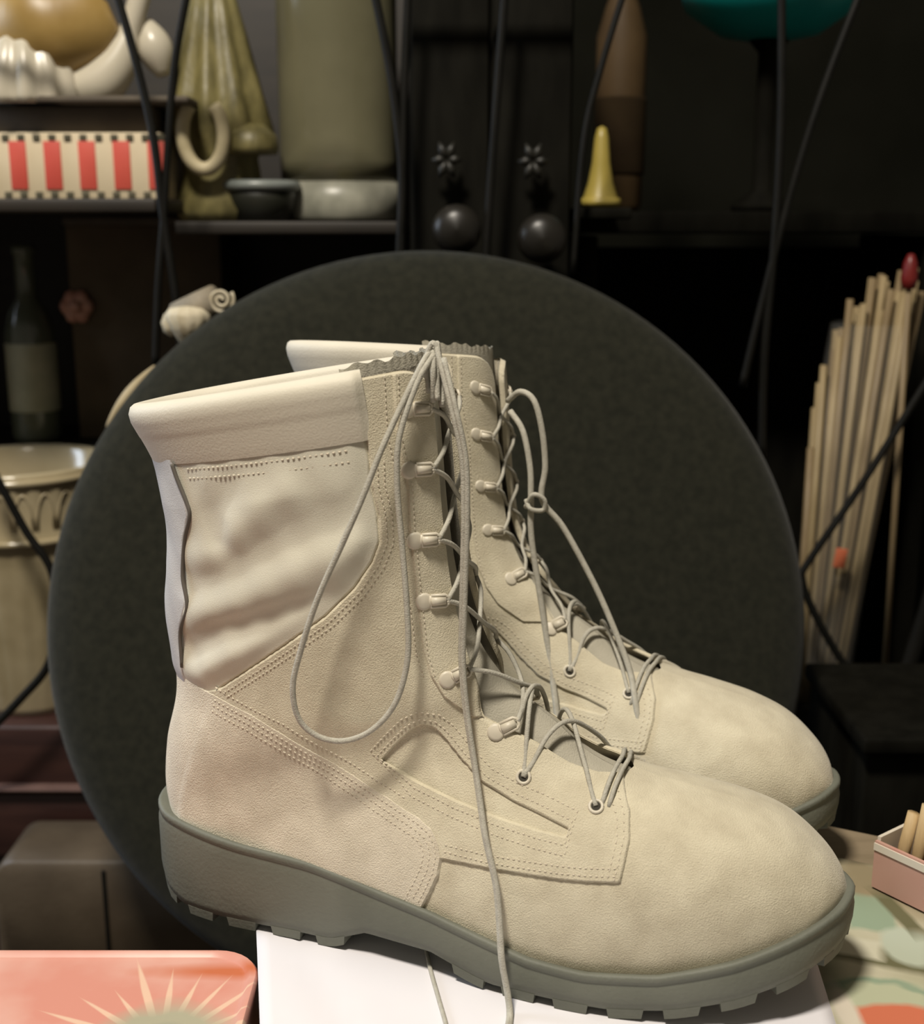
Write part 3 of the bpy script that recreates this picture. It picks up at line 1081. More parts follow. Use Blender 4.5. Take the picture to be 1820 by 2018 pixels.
# orange tin with a painted sun, on its own small stand
SUN = (-.133, .474)
tin_o = np.array([-.27, .42, -.10])
M_TIN = print_material('coral_painted_tin', (.58, .25, .19), (.64, .37, .30), [
    ('ell', .155, .110, .05, .008, 0, (.50, .14, .06), .8), ('ell', -.03, .08, .09, .012, 4, (.66, .33, .25), .9),
    ('ell', -.04, .03, .06, .03, 10, (.60, .24, .18), .9),
    ('rays', SUN[0] - tin_o[0], SUN[1] - tin_o[1], .026, .026, 0, (.68, .46, .33), .1),
    ('ell', SUN[0] - tin_o[0], SUN[1] - tin_o[1], .036, .036, 0, (.36, .34, .24), .35),
    ('ell', SUN[0] - tin_o[0], SUN[1] - tin_o[1], .018, .018, 0, (.22, .26, .20), .5)], rough=.38)
tin = tag(empty('painted_tin', tuple(tin_o)), 'coral red tin box with a painted sun with pale rays, at the lower left', 'tin')
pr = round_rect(-.50, .30, -.0985, .545, .022)
Vt, Ft = [], []
prof = [(0, 0), (0, .090), (.0006, .0965), (-.0008, .0985), (-.0035, .0985), (-.0055, .0965), (-.0075, .0962)]
cxy = np.mean(pr, 0)
for ins, z in prof:
    for x, y in pr:
        d_ = np.array([x, y]) - cxy
        d_ /= np.linalg.norm(d_)
        q = np.array([x, y]) + d_ * ins
        Vt.append((q[0] - tin_o[0], q[1] - tin_o[1], z))
n_ = len(pr)
Ft = [(i * n_ + k, i * n_ + (k + 1) % n_, (i + 1) * n_ + (k + 1) % n_, (i + 1) * n_ + k) for i in range(len(prof) - 1) for k in range(n_)]
new_mesh('body', Vt[:n_ * 4], [f for f in Ft if max(f) < n_ * 4] + [tuple(range(n_))[::-1]], M_TIN, True, tin)
new_mesh('lid', Vt[n_ * 3:], [tuple(i - n_ * 3 for i in f) for f in Ft if min(f) >= n_ * 3] + [tuple(range(3 * n_, 4 * n_))], M_TIN, True, tin)
stand = tag(empty('side_stand', (-.3, .42, -.75)), 'dark wooden stand under the coral tin', 'stand')
MB().box((0, 0, .635), (.42, .26, .026), bevel=.004).build('stand_top', M_DARKWOOD, stand)
for sx in (-1, 1):
    for sy in (-1, 1):
        MB().box((sx * .18, sy * .10, .311), (.035, .035, .622), bevel=.004).build('leg', M_DARKWOOD, stand)

# printed cloth at the right
co = np.array([.30, .48, 0.0])


def cl(u, v):
    q = on_level(u, v)
    return q[0] - co[0], q[1] - co[1]


SAGE, CREAM, OLIVE, CORAL = (.25, .32, .22), (.52, .50, .38), (.12, .115, .055), (.56, .15, .075)
shp = [('box', *cl(1760, 1740), .05, .045, -15, (.27, .22, .13), .6), ('box', *cl(1800, 1900), .075, .011, -22, OLIVE, .5), ('box', *cl(1715, 1800), .0135, .020, -12, SAGE, .25),
       ('box', *cl(1690, 1868), .014, .010, -20, CREAM, .4), ('ell', *cl(1795, 1868), .016, .020, 0, (.42, .46, .36), .25),
       ('box', *cl(1770, 1800), .006, .028, 10, OLIVE, .5), ('ell', *cl(1770, 1975), .045, .020, -15, (.42, .44, .30), .4), ('ring', *cl(1745, 2010), .034, .030, 0, SAGE, .1),
       ('ell', *cl(1775, 2008), .026, .013, -8, CORAL, .3), ('ell', *cl(1668, 1995), .007, .03, 0, (.58, .52, .42), .5)]
M_CLOTH = print_material('printed_cloth', (.40, .38, .26), (.48, .45, .33), shp, rough=.8, noise=30)
ncx, ncy = 30, 30
Vc, Fc = [], []
for j in range(ncy + 1):
    for i in range(ncx + 1):
        y = .30 + .335 * j / ncy
        xl = .1683 + (y - .4847) * .10
        x = xl + (.58 - xl) * i / ncx
        y2 = min(y, .640 - max(0, x - .2) * .45)
        Vc.append((x - co[0], y2 - co[1], .0012 * math.sin(x * 60 + y * 25) * .5 + .0002))
Fc = [(j * (ncx + 1) + i, j * (ncx + 1) + i + 1, (j + 1) * (ncx + 1) + i + 1, (j + 1) * (ncx + 1) + i) for j in range(ncy) for i in range(ncx)]
cloth = new_mesh('printed_cloth', Vc, Fc, M_CLOTH)
cloth.location = co
sd = cloth.modifiers.new('thickness', 'SOLIDIFY')
sd.thickness = .003
sd.offset = -1
tag(cloth, 'sage and coral printed cloth on the table right of the white sheet', 'cloth')

# pink box with sticks
M_PINK = material('pink_card', (.46, .25, .20), (.52, .34, .27), rough=.7, scale=12, c3=(.50, .16, .13), spot_scale=25, spots=.55)
M_CARD = material('white_card_edge', (.60, .55, .46), (.66, .60, .50), rough=.8)
M_STICK = material('tan_stick', (.42, .29, .14), (.55, .41, .22), rough=.6, scale=30, bump=.2, stretch=(6, 6, .6))
q0 = on_level(1716, 1748, .001)
q1 = on_level(1822, 1800, .001)
dx_ = q1 - q0
rz_box = math.atan2(dx_[1], dx_[0])
pb = tag(empty('pink_box', (q0[0], q0[1], .0015), rz_box), 'small open pink card box on the printed cloth', 'box')
BW, BD, BH = .13, .06, .027
MB().box((BW / 2, .001, BH / 2), (BW, .002, BH)).build('front_wall', M_PINK, pb, False)
MB().box((BW / 2, BD - .001, BH / 2), (BW, .002, BH)).build('rear_wall', M_PINK, pb, False)
MB().box((.001, BD / 2, BH / 2 + .001), (.002, BD - .0044, BH + .002)).build('side_wall', M_CARD, pb, False)
MB().box((BW - .001, BD / 2, BH / 2), (.002, BD - .0044, BH)).build('side_wall', M_PINK, pb, False)
MB().box((BW / 2, BD / 2, .001), (BW - .0044, BD - .0044, .002)).build('bottom', M_PINK, pb, False)
MB().box((BW / 2, -.0004, BH - .003), (BW, .0008, .004)).build('top_band', M_CARD, pb, False)
rg = random.Random(9)
for k in range(24):
    c_, s_ = math.cos(rz_box), math.sin(rz_box)
    lx_, ly_ = .0085 + .0088 * (k // 3) + .002 * (k % 3), .012 + .016 * (k % 3)
    bx_ = q0[0] + lx_ * c_ - ly_ * s_
    by_ = q0[1] + lx_ * s_ + ly_ * c_
    hgt = .038 + .006 * min(k // 3, 5) + .005 * (k % 3) + rg.uniform(0, .004)
    m = MB().tube([(0, 0, 0), (0.002, .001, hgt * .5), (.004 + rg.uniform(0, .003), .001, hgt)], [.0036, .0036, .0033], 8)
    o = m.build('wooden_stick', M_STICK)
    o.location = (bx_, by_, .0042)
    tag(o, 'short tan wooden stick standing in the pink box', 'stick', 'sticks in the pink box')

# ------------------------------------------------------------------ round chair back behind the boots
M_CUSHION = material('charcoal_felt', (.015, .0155, .011), (.023, .023, .016), rough=.95, scale=140, bump=.5, bump_scale=900, spec=.06, sheen=.10)
M_PALE = material('worn_pale_edge', (.34, .27, .15), (.42, .35, .22), rough=.8, scale=40)
M_BLACK = material('black_metal', (.006, .006, .005), (.010, .0095, .008), rough=.5, scale=30, spec=.15)
DY = .93
dc = at(838, 1222, DY)
dpt = DY / look_ray(835, 1230)[1]
DR = 760 * dpt / FPX
lean = math.radians(18.5)
chair = tag(empty('round_back_chair', (dc[0], DY + .05, -.75)), 'large round charcoal felt chair back standing upright behind both boots', 'chair')
Mdisc = Matrix.Translation((0, -.05, dc[2] + .75)) @ Matrix.Rotation(math.pi / 2 - lean, 4, 'X')
prof = [(0, .010), (DR * .5, .0095), (DR * .8, .008), (DR * .90, .005), (DR * .955, .000), (DR * .98, -.006), (DR * .995, -.014), (DR, -.022), (DR * .997, -.030), (DR * .985, -.036), (DR * .9, -.04), (0, -.042)]
MB().lathe(prof, n=128).move(Mdisc).build('backrest', M_CUSHION, chair)
pp = [(DR * 1.001 * math.cos(t), DR * 1.001 * math.sin(t), -.0285) for t in np.linspace(0, 2 * math.pi, 129)]
MB().tube(pp, .0022, 6, caps=False).move(Mdisc).build('edge_piping', material('grey_piping', (.07, .066, .05), (.09, .085, .065), rough=.7, scale=80), chair)
pw = [(DR * 1.003 * math.cos(t), DR * 1.003 * math.sin(t), -.021) for t in np.linspace(math.radians(137), math.radians(149), 14)]
MB().tube(pw, [.001 + .0045 * math.sin(math.pi * k / 13) for k in range(14)], 8).move(Mdisc).build('worn_edge', M_PALE, chair)['label'] = 'pale worn patch on the rim'
MB().tube([(0, .02, .60), (0, .03, .3), (0, .03, .02)], .02, 12).build('post', M_BLACK, chair)
MB().lathe([(.11, .0), (.11, .012), (.03, .03), (.021, .035)], (0, .03, 0), 32).build('base', M_BLACK, chair)

# ------------------------------------------------------------------ wire rack and shelves behind
RY = 1.09
PXM = 1.0 / FPX


def wpx(y, v=700):
    return (y / look_ray(910, v)[1]) / FPX       # metres per photo pixel at distance y


rack = tag(empty('wire_rack', (0, RY, -.75)), 'black wire rack with long bowed wires across the background', 'rack')


def wire(pts, r, y=RY, bow=.0):
    P3 = [at(u, v, y + bow * math.sin(math.pi * k / (len(pts) - 1))) - np.array([0, RY, -.75]) for k, (u, v) in enumerate(pts)]
    MB().tube(spline(P3, 8), r, 8).build('wire', M_BLACK, rack)


wire([(215, -60), (262, 100), (300, 260), (318, 400), (326, 460), (345, 580), (360, 720)], .0037, bow=0)
wire([(378, -60), (345, 120), (330, 300), (322, 430), (312, 560), (306, 720)], .0033, bow=0)
wire([(728, -60), (765, 120), (785, 260), (792, 360), (785, 540)], .0037)
wire([(806, -60), (797, 150), (793, 300), (789, 540)], .0034)
wire([(998, -60), (978, 200), (960, 450), (955, 540)], .0036)
wire([(1243, -60), (1185, 130), (1150, 280), (1128, 540)], .0028)
wire([(1712, -60), (1620, 180), (1560, 370), (1500, 600), (1462, 760)], .0034)
wire([(1540, -60), (1538, 250), (1525, 480), (1505, 700), (1500, 900)], .0036)
wire([(-40, 880), (-10, 935), (50, 1045), (100, 1122), (112, 1220), (95, 1310), (40, 1378), (-40, 1460)], .0040)
wire([(1860, 700), (1830, 745), (1700, 950), (1592, 1108), (1580, 1140), (1600, 1200), (1650, 1290), (1690, 1340)], .0036)
wire([(1850, 1120), (1790, 1310), (1740, 1460), (1690, 1640)], .0075)
pts = [(-330, -62), (400, -62), (900, -62), (1400, -62), (2150, -62)]
wire(pts, .005)
for ux in (-330, 2150):
    p_top, p_bot = at(ux, -62, RY), at(ux, 1500, RY)
    MB().tube([p_top - np.array([0, RY, -.75]), np.array([p_top[0], 0, .0])], .007, 8).build('post', M_BLACK, rack)

# left wooden cabinet and shelf boards
SHY = 1.17
cab = tag(empty('wooden_cabinet', (-.45, SHY, -.75)), 'dark reddish wooden cabinet behind the coral tin at the left edge', 'cabinet')


def board(root, u0, v0, u1, v1, y, depth, mat, name, bev=.004):
    a_, b_ = at(u0, v0, y), at(u1, v1, y)
    base = np.array(root.location)
    c_ = np.array([(a_[0] + b_[0]) / 2, y + depth / 2, (a_[2] + b_[2]) / 2]) - base
    return MB().box(c_, (abs(b_[0] - a_[0]), depth, abs(a_[2] - b_[2])), bevel=bev).build(name, mat, root)


board(cab, -260, 1432, 520, 1556, SHY - .03, .40, M_DARKWOOD, 'drawer_front')
board(cab, -260, 1562, 520, 1690, SHY - .035, .40, M_DARKWOOD, 'drawer_front')
board(cab, -260, 1557, 520, 1561, SHY - .045, .30, material('worn_wood_edge', (.10, .055, .045), (.14, .08, .065), rough=.6, scale=30), 'edge_strip', .0005)
zc = at(100, 1690, SHY)[2]
MB().box((-.05, .14, (zc + .75) / 2), (.58, .24, zc + .75 - .002), bevel=.004).build('base', M_DARKWOOD, cab)

# dark case in front of it
M_CASE = material('brown_leather_case', (.06, .043, .026), (.10, .075, .048), rough=.5, scale=15, bump=.3, bump_scale=200)
ca, cb = at(0, 1672, 1.06), at(560, 1900, 1.06)
case = tag(empty('leather_case', ((ca[0] + cb[0]) / 2, 1.08, cb[2])), 'dark brown rounded leather case behind the coral tin', 'case')
cw, ch = cb[0] - ca[0], ca[2] - cb[2]
pr = round_rect(-cw / 2, 0, cw / 2, ch, .022)
prf = [(-.004, -.045), (0, -.041), (0, .035), (-.004, .038)]
Vk, Fk = [], []
for ins, y in prf:
    for x, z in pr:
        d_ = np.array([x, z - ch / 2])
        d_ = d_ / np.linalg.norm(d_)
        Vk.append((x + d_[0] * ins, y, z + d_[1] * ins))
n_ = len(pr)
Fk = [(i * n_ + k, (i + 1) * n_ + k, (i + 1) * n_ + (k + 1) % n_, i * n_ + (k + 1) % n_) for i in range(3) for k in range(n_)] + [tuple(range(n_)), tuple(range(3 * n_, 4 * n_))[::-1]]
new_mesh('shell', Vk, Fk, M_CASE, True, case)
sx_ = at(212, 1780, 1.04)[0] - case.location.x
MB().box((sx_, -.0455, ch * .5), (.004, .003, ch * .86), bevel=.001).build('seam_strip', M_BLACK, case)
zc2 = case.location.z
prop = tag(empty('case_support', (case.location.x, 1.055, -.75)), 'dark block under the brown leather case', 'block')
MB().box((0, .02, (zc2 + .75) / 2), (cw * .8, .07, zc2 + .75 - .001), bevel=.006).build('body', M_DARKWOOD, prop)
MB().box((0, .02, .01), (cw * .86, .085, .02), bevel=.004).build('plinth', M_DARKWOOD, prop)

# open shelf unit carrying the background objects
UY = 1.14
unit = tag(empty('shelf_unit', (-.4, UY + .1, at(100, 1432, SHY - .03)[2])), 'dark open shelf unit at the upper left holding the glassware', 'shelf')
M_SHELF = material('dark_shelf_board', (.012, .009, .006), (.02, .015, .010), rough=.6, scale=14, stretch=(1, 6, 6))
z_top = at(150, 395, 1.20)[2]
z_up = at(150, 200, 1.20)[2]
z_low = at(60, 1425, 1.16)[2]


def shelf(z, x0, x1, y0, y1, th=.012):
    b_ = np.array(unit.location)
    MB().box((np.array([(x0 + x1) / 2, (y0 + y1) / 2, z - th / 2]) - b_), (x1 - x0, y1 - y0, th), bevel=.002).build('shelf_board', M_SHELF, unit)


zc_top0 = at(100, 1432, SHY - .03)[2] + .0006
XL = at(-330, 700, 1.3)[0]
XR = at(800, 700, 1.3)[0]
XM = at(338, 400, 1.16)[0]
z_top2 = at(668, 436, 1.17)[2]
shelf(z_top, XL, XM, 1.10, 1.465)
shelf(z_top2, XM + .001, XR, 1.16, 1.465)
b_ = np.array(unit.location)
zt_ = at(100, -150, 1.3)[2] + .1
for x_ in (XL - .01,):
    MB().box(np.array([x_, 1.36, (zt_ + zc_top0) / 2]) - b_, (.02, .20, zt_ - zc_top0), bevel=.003).build('side_board', M_SHELF, unit)
MB().box(np.array([(XL + XR) / 2, 1.475, (zt_ + zc_top0) / 2]) - b_, (XR - XL + .02, .012, zt_ - zc_top0), bevel=.002).build('back_board', M_SHELF, unit)

# striped box
M_CREAM = material('cream_paint', (.60, .50, .33), (.66, .56, .39), rough=.6, scale=20)
M_RED = material('red_paint', (.55, .07, .05), (.60, .09, .06), rough=.55, scale=20)
M_GREY = material('grey_brown_card', (.075, .060, .045), (.11, .09, .065), rough=.8, scale=20)
M_DOT = material('dark_olive_paint', (.06, .055, .03), (.08, .07, .04), rough=.7)
SBY = 1.17
sa, sb_ = at(-70, 262, SBY), at(322, 392, SBY)
sbox = tag(empty('striped_box', ((sa[0] + sb_[0]) / 2, SBY + .06, z_top)), 'cream box with red vertical stripes and dark edge squares', 'box')
bw = sb_[0] - sa[0]
bh = at(100, 262, SBY)[2] - z_top
MB().box((0, 0, bh / 2 + .0005), (bw, .12, bh), bevel=.001).build('body', M_CREAM, sbox)
lid_h = at(100, 205, SBY)[2] - at(100, 262, SBY)[2]
MB().box((-.004, .004, bh + lid_h / 2), (bw * .97, .112, lid_h), bevel=.003).build('lid', M_GREY, sbox)
mpx = wpx(SBY, 330)
for k in range(-1, 5):
    cx = at(37 + 68 * k, 325, SBY)[0] - sbox.location.x
    MB().box((cx, -.0606, bh / 2 + .001), (33 * mpx, .002, bh * .72), bevel=.0003).build('stripe', M_RED, sbox)
for k in range(-2, 11):
    cx = at(15 + 30.5 * k, 325, SBY)[0] - sbox.location.x
    for zz in (bh - .004, .0045):
        MB().box((cx + (.0 if zz > .01 else -.001), -.0606, zz), (14 * mpx, .002, .0055), bevel=.0003).build('edge_square', M_DOT, sbox)

# white and gold ornament on the striped box
M_PORC = material('white_porcelain', (.50, .46, .36), (.58, .53, .42), rough=.3, scale=12)
M_GOLD = material('dull_gold_glaze', (.27, .17, .045), (.40, .27, .09), rough=.4, scale=16, c3=(.50, .40, .2), spot_scale=14, spots=.6)
OY = 1.20
zb_ = z_top + bh + lid_h
orn = tag(empty('porcelain_ornament', (at(130, 100, OY)[0], OY, zb_)), 'white and gold porcelain ornament with a fluted skirt and curved neck', 'ornament')
ob = np.array(orn.location)
om = wpx(OY, 100)


def opt(u, v, y=OY):
    return at(u, v, y) - ob


c_ = opt(62, 185)
MB().lathe([(.050, .0), (.052, .006), (.047, .03), (.040, .052), (.030, .062), (0, .064)], (c_[0], .0, .0), 64, lambda t, i: 1 + .07 * math.cos(14 * t) * (1 if i < 4 else 0)).build('fluted_skirt', M_PORC, orn)
g_ = opt(95, 60)
mb = MB().lathe([(0, -.045), (.035, -.04), (.055, -.02), (.062, .0), (.056, .024), (.035, .045), (0, .052)], (0, 0, 0), 40, lambda t, i: 1 + .06 * math.sin(5 * t + i))
mb.V = [(v[0] * 1.05 + g_[0], v[1] * .7, v[2] * .95 + g_[2]) for v in mb.V]
mb.build('gold_body', M_GOLD, orn)
nk = [opt(u, v) for u, v in ((118, 150), (150, 172), (195, 165), (228, 130), (250, 80), (268, 20), (290, -60))]
MB().tube(spline(nk, 6), [.010 + .012 * math.sin(math.pi * min(1, (k + 4) / 30)) for k in range(37)], 12).build('curved_neck', M_PORC, orn)
wg = [opt(u, v, OY + .01) for u, v in ((285, 40), (305, 95), (322, 150))]
MB().tube(spline(wg, 6), [.006 + .011 * math.sin(math.pi * k / 12) for k in range(13)], 10).build('wing', M_PORC, orn)
MB().box((.02, .0, .003), (.20, .09, .006), bevel=.002).build('base_plate', M_GREY, orn)

# olive gilt ornament with a cream ring
M_OLIVE = material('olive_gilt', (.095, .082, .03), (.21, .18, .07), rough=.45, scale=28, bump=.4, bump_scale=120, stretch=(3, 3, 1))
M_BONE = material('old_ivory', (.40, .34, .20), (.52, .45, .29), rough=.6, scale=30, bump=.2)
GY = 1.24
gz = at(430, 385, GY)[2]
gilt = tag(empty('gilt_ornament', (at(430, 200, GY)[0], GY, z_top2)), 'olive gilt draped ornament with a cream ring on its front', 'ornament')
gb = np.array(gilt.location)
gh = at(430, -80, GY)[2] - z_top2
MB().lathe([(.040, 0), (.046, .01), (.040, .03), (.036, .06), (.050, .085), (.040, gh * .5), (.026, gh * .75), (.012, gh)], (0, 0, 0), 48,
           lambda t, i: 1 + (.12 * math.cos(9 * t + i * .5) if 3 < i < 7 else 0)).build('draped_body', M_OLIVE, gilt)
r_c = at(400, 265, GY - .055) - gb
MB().tube([(r_c[0] + .019 * math.cos(t), r_c[1], r_c[2] + .031 * math.sin(t)) for t in np.linspace(math.radians(125), math.radians(415), 25)], .0065, 8).build('ring', M_BONE, gilt)
d_c = at(495, 280, GY - .03) - gb
MB().lathe([(0, -.012), (.024, -.011), (.026, -.005), (.024, .006), (.012, .016), (0, .017)], d_c, 24).build('side_cup', M_OLIVE, gilt)

# clear jar with a thick bright base
M_JAR = material('frosted_olive_glass', (.13, .122, .072), (.20, .187, .115), rough=.22, scale=7, spec=.6, c3=(.26, .24, .07), spot_scale=9, spots=.58)
M_BASE = material('pale_glass_base', (.24, .24, .19), (.42, .41, .33), rough=.35, scale=35, spec=.5)
JY = 1.28
jx = at(668, 300, JY)[0]
jar = tag(empty('glass_jar', (jx, JY, z_top2)), 'tall grey olive glass jar with a bright thick base', 'jar')
jr = 118 * wpx(JY, 300)
jh = at(668, -150, JY)[2] - z_top2
zb1 = at(668, 356, JY - jr)[2] - z_top2
MB().lathe([(jr * .9, 0), (jr, .004), (jr * 1.01, zb1 * .5), (jr * .99, zb1)], (0, 0, 0), 48).build('thick_base', M_BASE, jar)
MB().lathe([(jr * .97, zb1 + .0005), (jr * .98, zb1 + .02), (jr * .98, jh * .9), (jr * 1.02, jh), (jr * .95, jh), (jr * .9, zb1 + .03), (0, zb1 + .02)], (0, 0, 0), 48).build('body', M_JAR, jar)
tr = tag(empty('steel_dish', (at(520, 360, 1.25)[0], 1.225, z_top2)), 'dark dish with a pale blue grey rim beside the glass jar', 'dish')
M_STEEL = material('blue_grey_rim', (.16, .18, .17), (.24, .26, .24), rough=.35, scale=20)
M_DKGREEN = material('dark_green_glaze', (.012, .013, .009), (.02, .021, .014), rough=.4, scale=20)
dh = at(520, 362, 1.25)[2] - z_top2
dr = 75 * wpx(1.19, 360)
MB().lathe([(dr * .8, 0), (dr * .95, dh * .5), (dr, dh - .004), (dr * .9, dh - .004), (dr * .85, .01), (0, .008)], (0, 0, 0), 40).build('bowl', M_DKGREEN, tr)
MB().tube([(dr * .97 * math.cos(t), dr * .97 * math.sin(t), dh - .003) for t in np.linspace(0, 2 * math.pi, 41)], .005, 8, caps=False).build('rim', M_STEEL, tr)

# lower left shelf: brown box, bottle, pink knob, pressed glass vase
M_BROWN = material('dark_brown_card', (.075, .054, .030), (.12, .088, .052), rough=.75, scale=18)
M_VASE = material('pressed_glass', (.33, .27, .155), (.44, .37, .235), rough=.18, scale=14, spec=.7, bump=.3, bump_scale=60)
VY = 1.17
vx = at(15, 1100, VY)[0]
zc_top = at(100, 1432, SHY - .03)[2]
vase = tag(empty('pressed_glass_vase', (vx, VY + .05, zc_top + .0005)), 'large honey tinted pressed glass vase with bands of ribs, behind the wire at left', 'vase')
vh = at(15, 905, VY + .05)[2] - zc_top
vr = 172 * wpx(VY + .05, 1000)
vp = [(.62, 0), (.64, .03), (.70, .18), (.78, .40), (.86, .62), (.90, .70), (.93, .72), (.93, .75), (.90, .77), (.97, .93), (1.0, .96), (1.01, .99), (.98, 1.0), (.93, .98), (.82, .6), (.6, .06), (0, .05)]
MB().lathe([(r * vr, z * vh) for r, z in vp], (0, 0, 0), 96, lambda t, i: 1 + (.035 * abs(math.sin(13 * t)) if 1 < i < 5 or 8 < i < 10 else 0)).build('body', M_VASE, vase)
for zf in (.73, .965):
    rr_ = vr * (.945 if zf < .9 else 1.01)
    MB().tube([(rr_ * math.cos(t), rr_ * math.sin(t), zf * vh) for t in np.linspace(0, 2 * math.pi, 65)], .0035, 8, caps=False).build('rib_band', M_VASE, vase)
for k in range(26):
    t = 2 * math.pi * k / 26
    if math.sin(t) < .35:
        r0 = vr * .905
        pts = []
        for q in np.linspace(0, math.pi, 9):
            tt_ = t + .10 * math.cos(q)
            zz = vh * (.785 + .135 * math.sin(q))
            rad = vr * (.915 + .06 * math.sin(q))
            pts.append((rad * math.cos(tt_), rad * math.sin(tt_), zz))
        MB().tube(pts, .0016, 6).build('arch_rib', M_VASE, vase)

sx1, sx2 = at(105, 600, 1.30)[0], at(420, 600, 1.30)[0]
bz0 = at(150, 880, 1.30)[2]
shelf(bz0 - .002, XL, at(420, 880, 1.3)[0], 1.315, 1.465)
bb = tag(empty('brown_box', ((sx1 + sx2) / 2, 1.405, bz0 - .0015)), 'tall dark brown box on the left shelf below the striped box', 'box')
bbh = at(200, 440, 1.30)[2] - bz0
MB().box((0, 0, bbh / 2), (sx2 - sx1, .10, bbh), bevel=.003).build('body', M_BROWN, bb)
MB().box((0, 0, bbh + .004), (sx2 - sx1 + .004, .104, .010), bevel=.003).build('lid', M_GREY, bb)
M_PINKG = material('dusky_pink_glaze', (.45, .20, .14), (.60, .34, .25), rough=.35, scale=60)
kp = at(148, 605, 1.345)
knob = tag(empty('pink_rosette', (kp[0], 1.354, kp[2])), 'small dusky pink rosette on the front of the dark brown box', 'rosette')
for k in range(6):
    a_ = 2 * math.pi * k / 6
    mb = MB().lathe([(0, -.009), (.006, -.007), (.009, 0), (.006, .007), (0, .009)], (0, 0, 0), 12)
    mb.V = [(v[0] + .010 * math.cos(a_), v[1] * .5 - .004, v[2] + .010 * math.sin(a_)) for v in mb.V]
    mb.build('petal', M_PINKG, knob)
mb = MB().lathe([(0, -.008), (.006, -.006), (.008, 0), (.006, .006), (0, .008)], (0, 0, 0), 12)
mb.V = [(v[0], v[1] - .006, v[2]) for v in mb.V]
mb.build('centre', M_PINKG, knob)
M_BOTTLE = material('grey_green_bottle', (.09, .10, .07), (.13, .14, .10), rough=.2, scale=10, spec=.7)
M_LABEL = material('pale_label', (.36, .36, .25), (.46, .45, .32), rough=.8, scale=40)
bt_y = 1.352
bx_ = at(62, 700, bt_y)[0]
bot = tag(empty('labelled_bottle', (bx_, bt_y, bz0 - .0015)), 'grey green bottle with a pale label on the left shelf', 'bottle')
bth = at(62, 480, bt_y)[2] - bz0
br = 48 * wpx(bt_y, 700)
MB().lathe([(br * .9, 0), (br, .006), (br, bth * .55), (br * .8, bth * .66), (br * .42, bth * .74), (br * .40, bth * .95), (br * .48, bth * .96), (br * .48, bth), (0, bth)], (0, 0, 0), 32).build('body', M_BOTTLE, bot)
MB().lathe([(br * 1.01, bth * .16), (br * 1.015, bth * .17), (br * 1.015, bth * .50), (br * 1.01, bth * .51)], (0, 0, 0), 32).build('label', M_LABEL, bot)

# carved ivory piece peeking over the chair back
CYV = 1.052
iv = tag(empty('carved_scroll', tuple(at(385, 640, CYV))), 'cream carved scroll piece peeking over the left edge of the round chair back', 'carving')
ib = np.array(iv.location)
M_IVORY = material('carved_cream', (.46, .40, .27), (.60, .54, .40), rough=.6, scale=60, bump=.5, bump_scale=200)
M_TAUPE = material('carved_taupe', (.20, .17, .12), (.30, .26, .19), rough=.7, scale=60, bump=.4, bump_scale=200)
e0, e1 = at(345, 618, CYV) - ib, at(425, 590, CYV - .01) - ib
MB().tube([e0, e0 * .5 + e1 * .5, e1], [.009, .011, .0125], 14).build('roll', M_TAUPE, iv)
sp_ = []
ax = (e1 - e0) / np.linalg.norm(e1 - e0)
for q in np.linspace(0, 4.2 * math.pi, 50):
    rr_ = .0015 + .0095 * q / (4.2 * math.pi)
    sp_.append(e1 + np.array([.006, -.009, 0]) + np.array([rr_ * math.cos(q), 0, rr_ * math.sin(q)]))
MB().tube(sp_, .0016, 6).build('spiral', M_IVORY, iv)
fan = MB()
fc = at(372, 640, CYV - .012) - ib
fan.lathe([(0, -.020), (.006, -.017), (.0135, -.004), (.018, .008), (.014, .014), (0, .016)], fc, 40, lambda t, i: 1 + .12 * abs(math.sin(6 * t)))
fan.build('fluted_shell', M_IVORY, iv)
ln = at(336, 640, CYV - .01) - ib
MB().lathe([(0, -.010), (.006, -.006), (.008, .002), (.005, .009), (0, .011)], ln, 16).build('bead', M_IVORY, iv)
MB().tube([np.array([.01, .01, .0]), np.array([.02, .02, -.2]), np.array([.02, .02, -.75 - ib[2]])], .006, 8).build('stem', M_BLACK, iv)

# black cabinet in the middle with two round knobs and two rosettes
M_BLACKWOOD = material('black_lacquer', (.0045, .0042, .003), (.008, .0075, .0055), rough=.75, scale=16, spec=.04, stretch=(4, 4, 1))
KY = 1.12
ka, kb = at(806, 400, KY), at(1128, 400, KY)
blk = tag(empty('black_cabinet', ((ka[0] + kb[0]) / 2, KY + .1, -.75)), 'tall narrow black cabinet in the middle with two round knobs', 'cabinet')
kt = at(950, -160, KY)[2] + .75
kw = kb[0] - ka[0]
MB().box((0, .02, kt / 2), (kw, .20, kt), bevel=.003).build('carcass', M_BLACKWOOD, blk)
for u0, u1 in ((812, 962), (970, 1124)):
    a_, b2 = at(u0, 400, KY)[0] - blk.location.x, at(u1, 400, KY)[0] - blk.location.x
    dr_ = MB().box(((a_ + b2) / 2, -.084, kt / 2 + .1), (b2 - a_, .008, kt - .3), bevel=.002).build('door', M_BLACKWOOD, blk)
kb_ = np.array(blk.location)
M_KNOB = material('dark_bronze_knob', (.010, .009, .007), (.015, .013, .010), rough=.35, scale=20, spec=.4)
for u, v in ((900, 452), (1065, 470)):
    c_ = at(u, v, KY - .012) - kb_
    mb = MB().lathe([(.006, 0), (.007, .008), (.016, .013), (.0215, .020), (.021, .027), (.012, .033), (0, .035)], (0, 0, 0), 28)
    mb.move(Matrix.Rotation(math.pi / 2, 4, 'X'))
    mb.V = [(x + c_[0], y + c_[1] + .004, z + c_[2]) for x, y, z in mb.V]
    mb.build('knob', M_KNOB, blk)
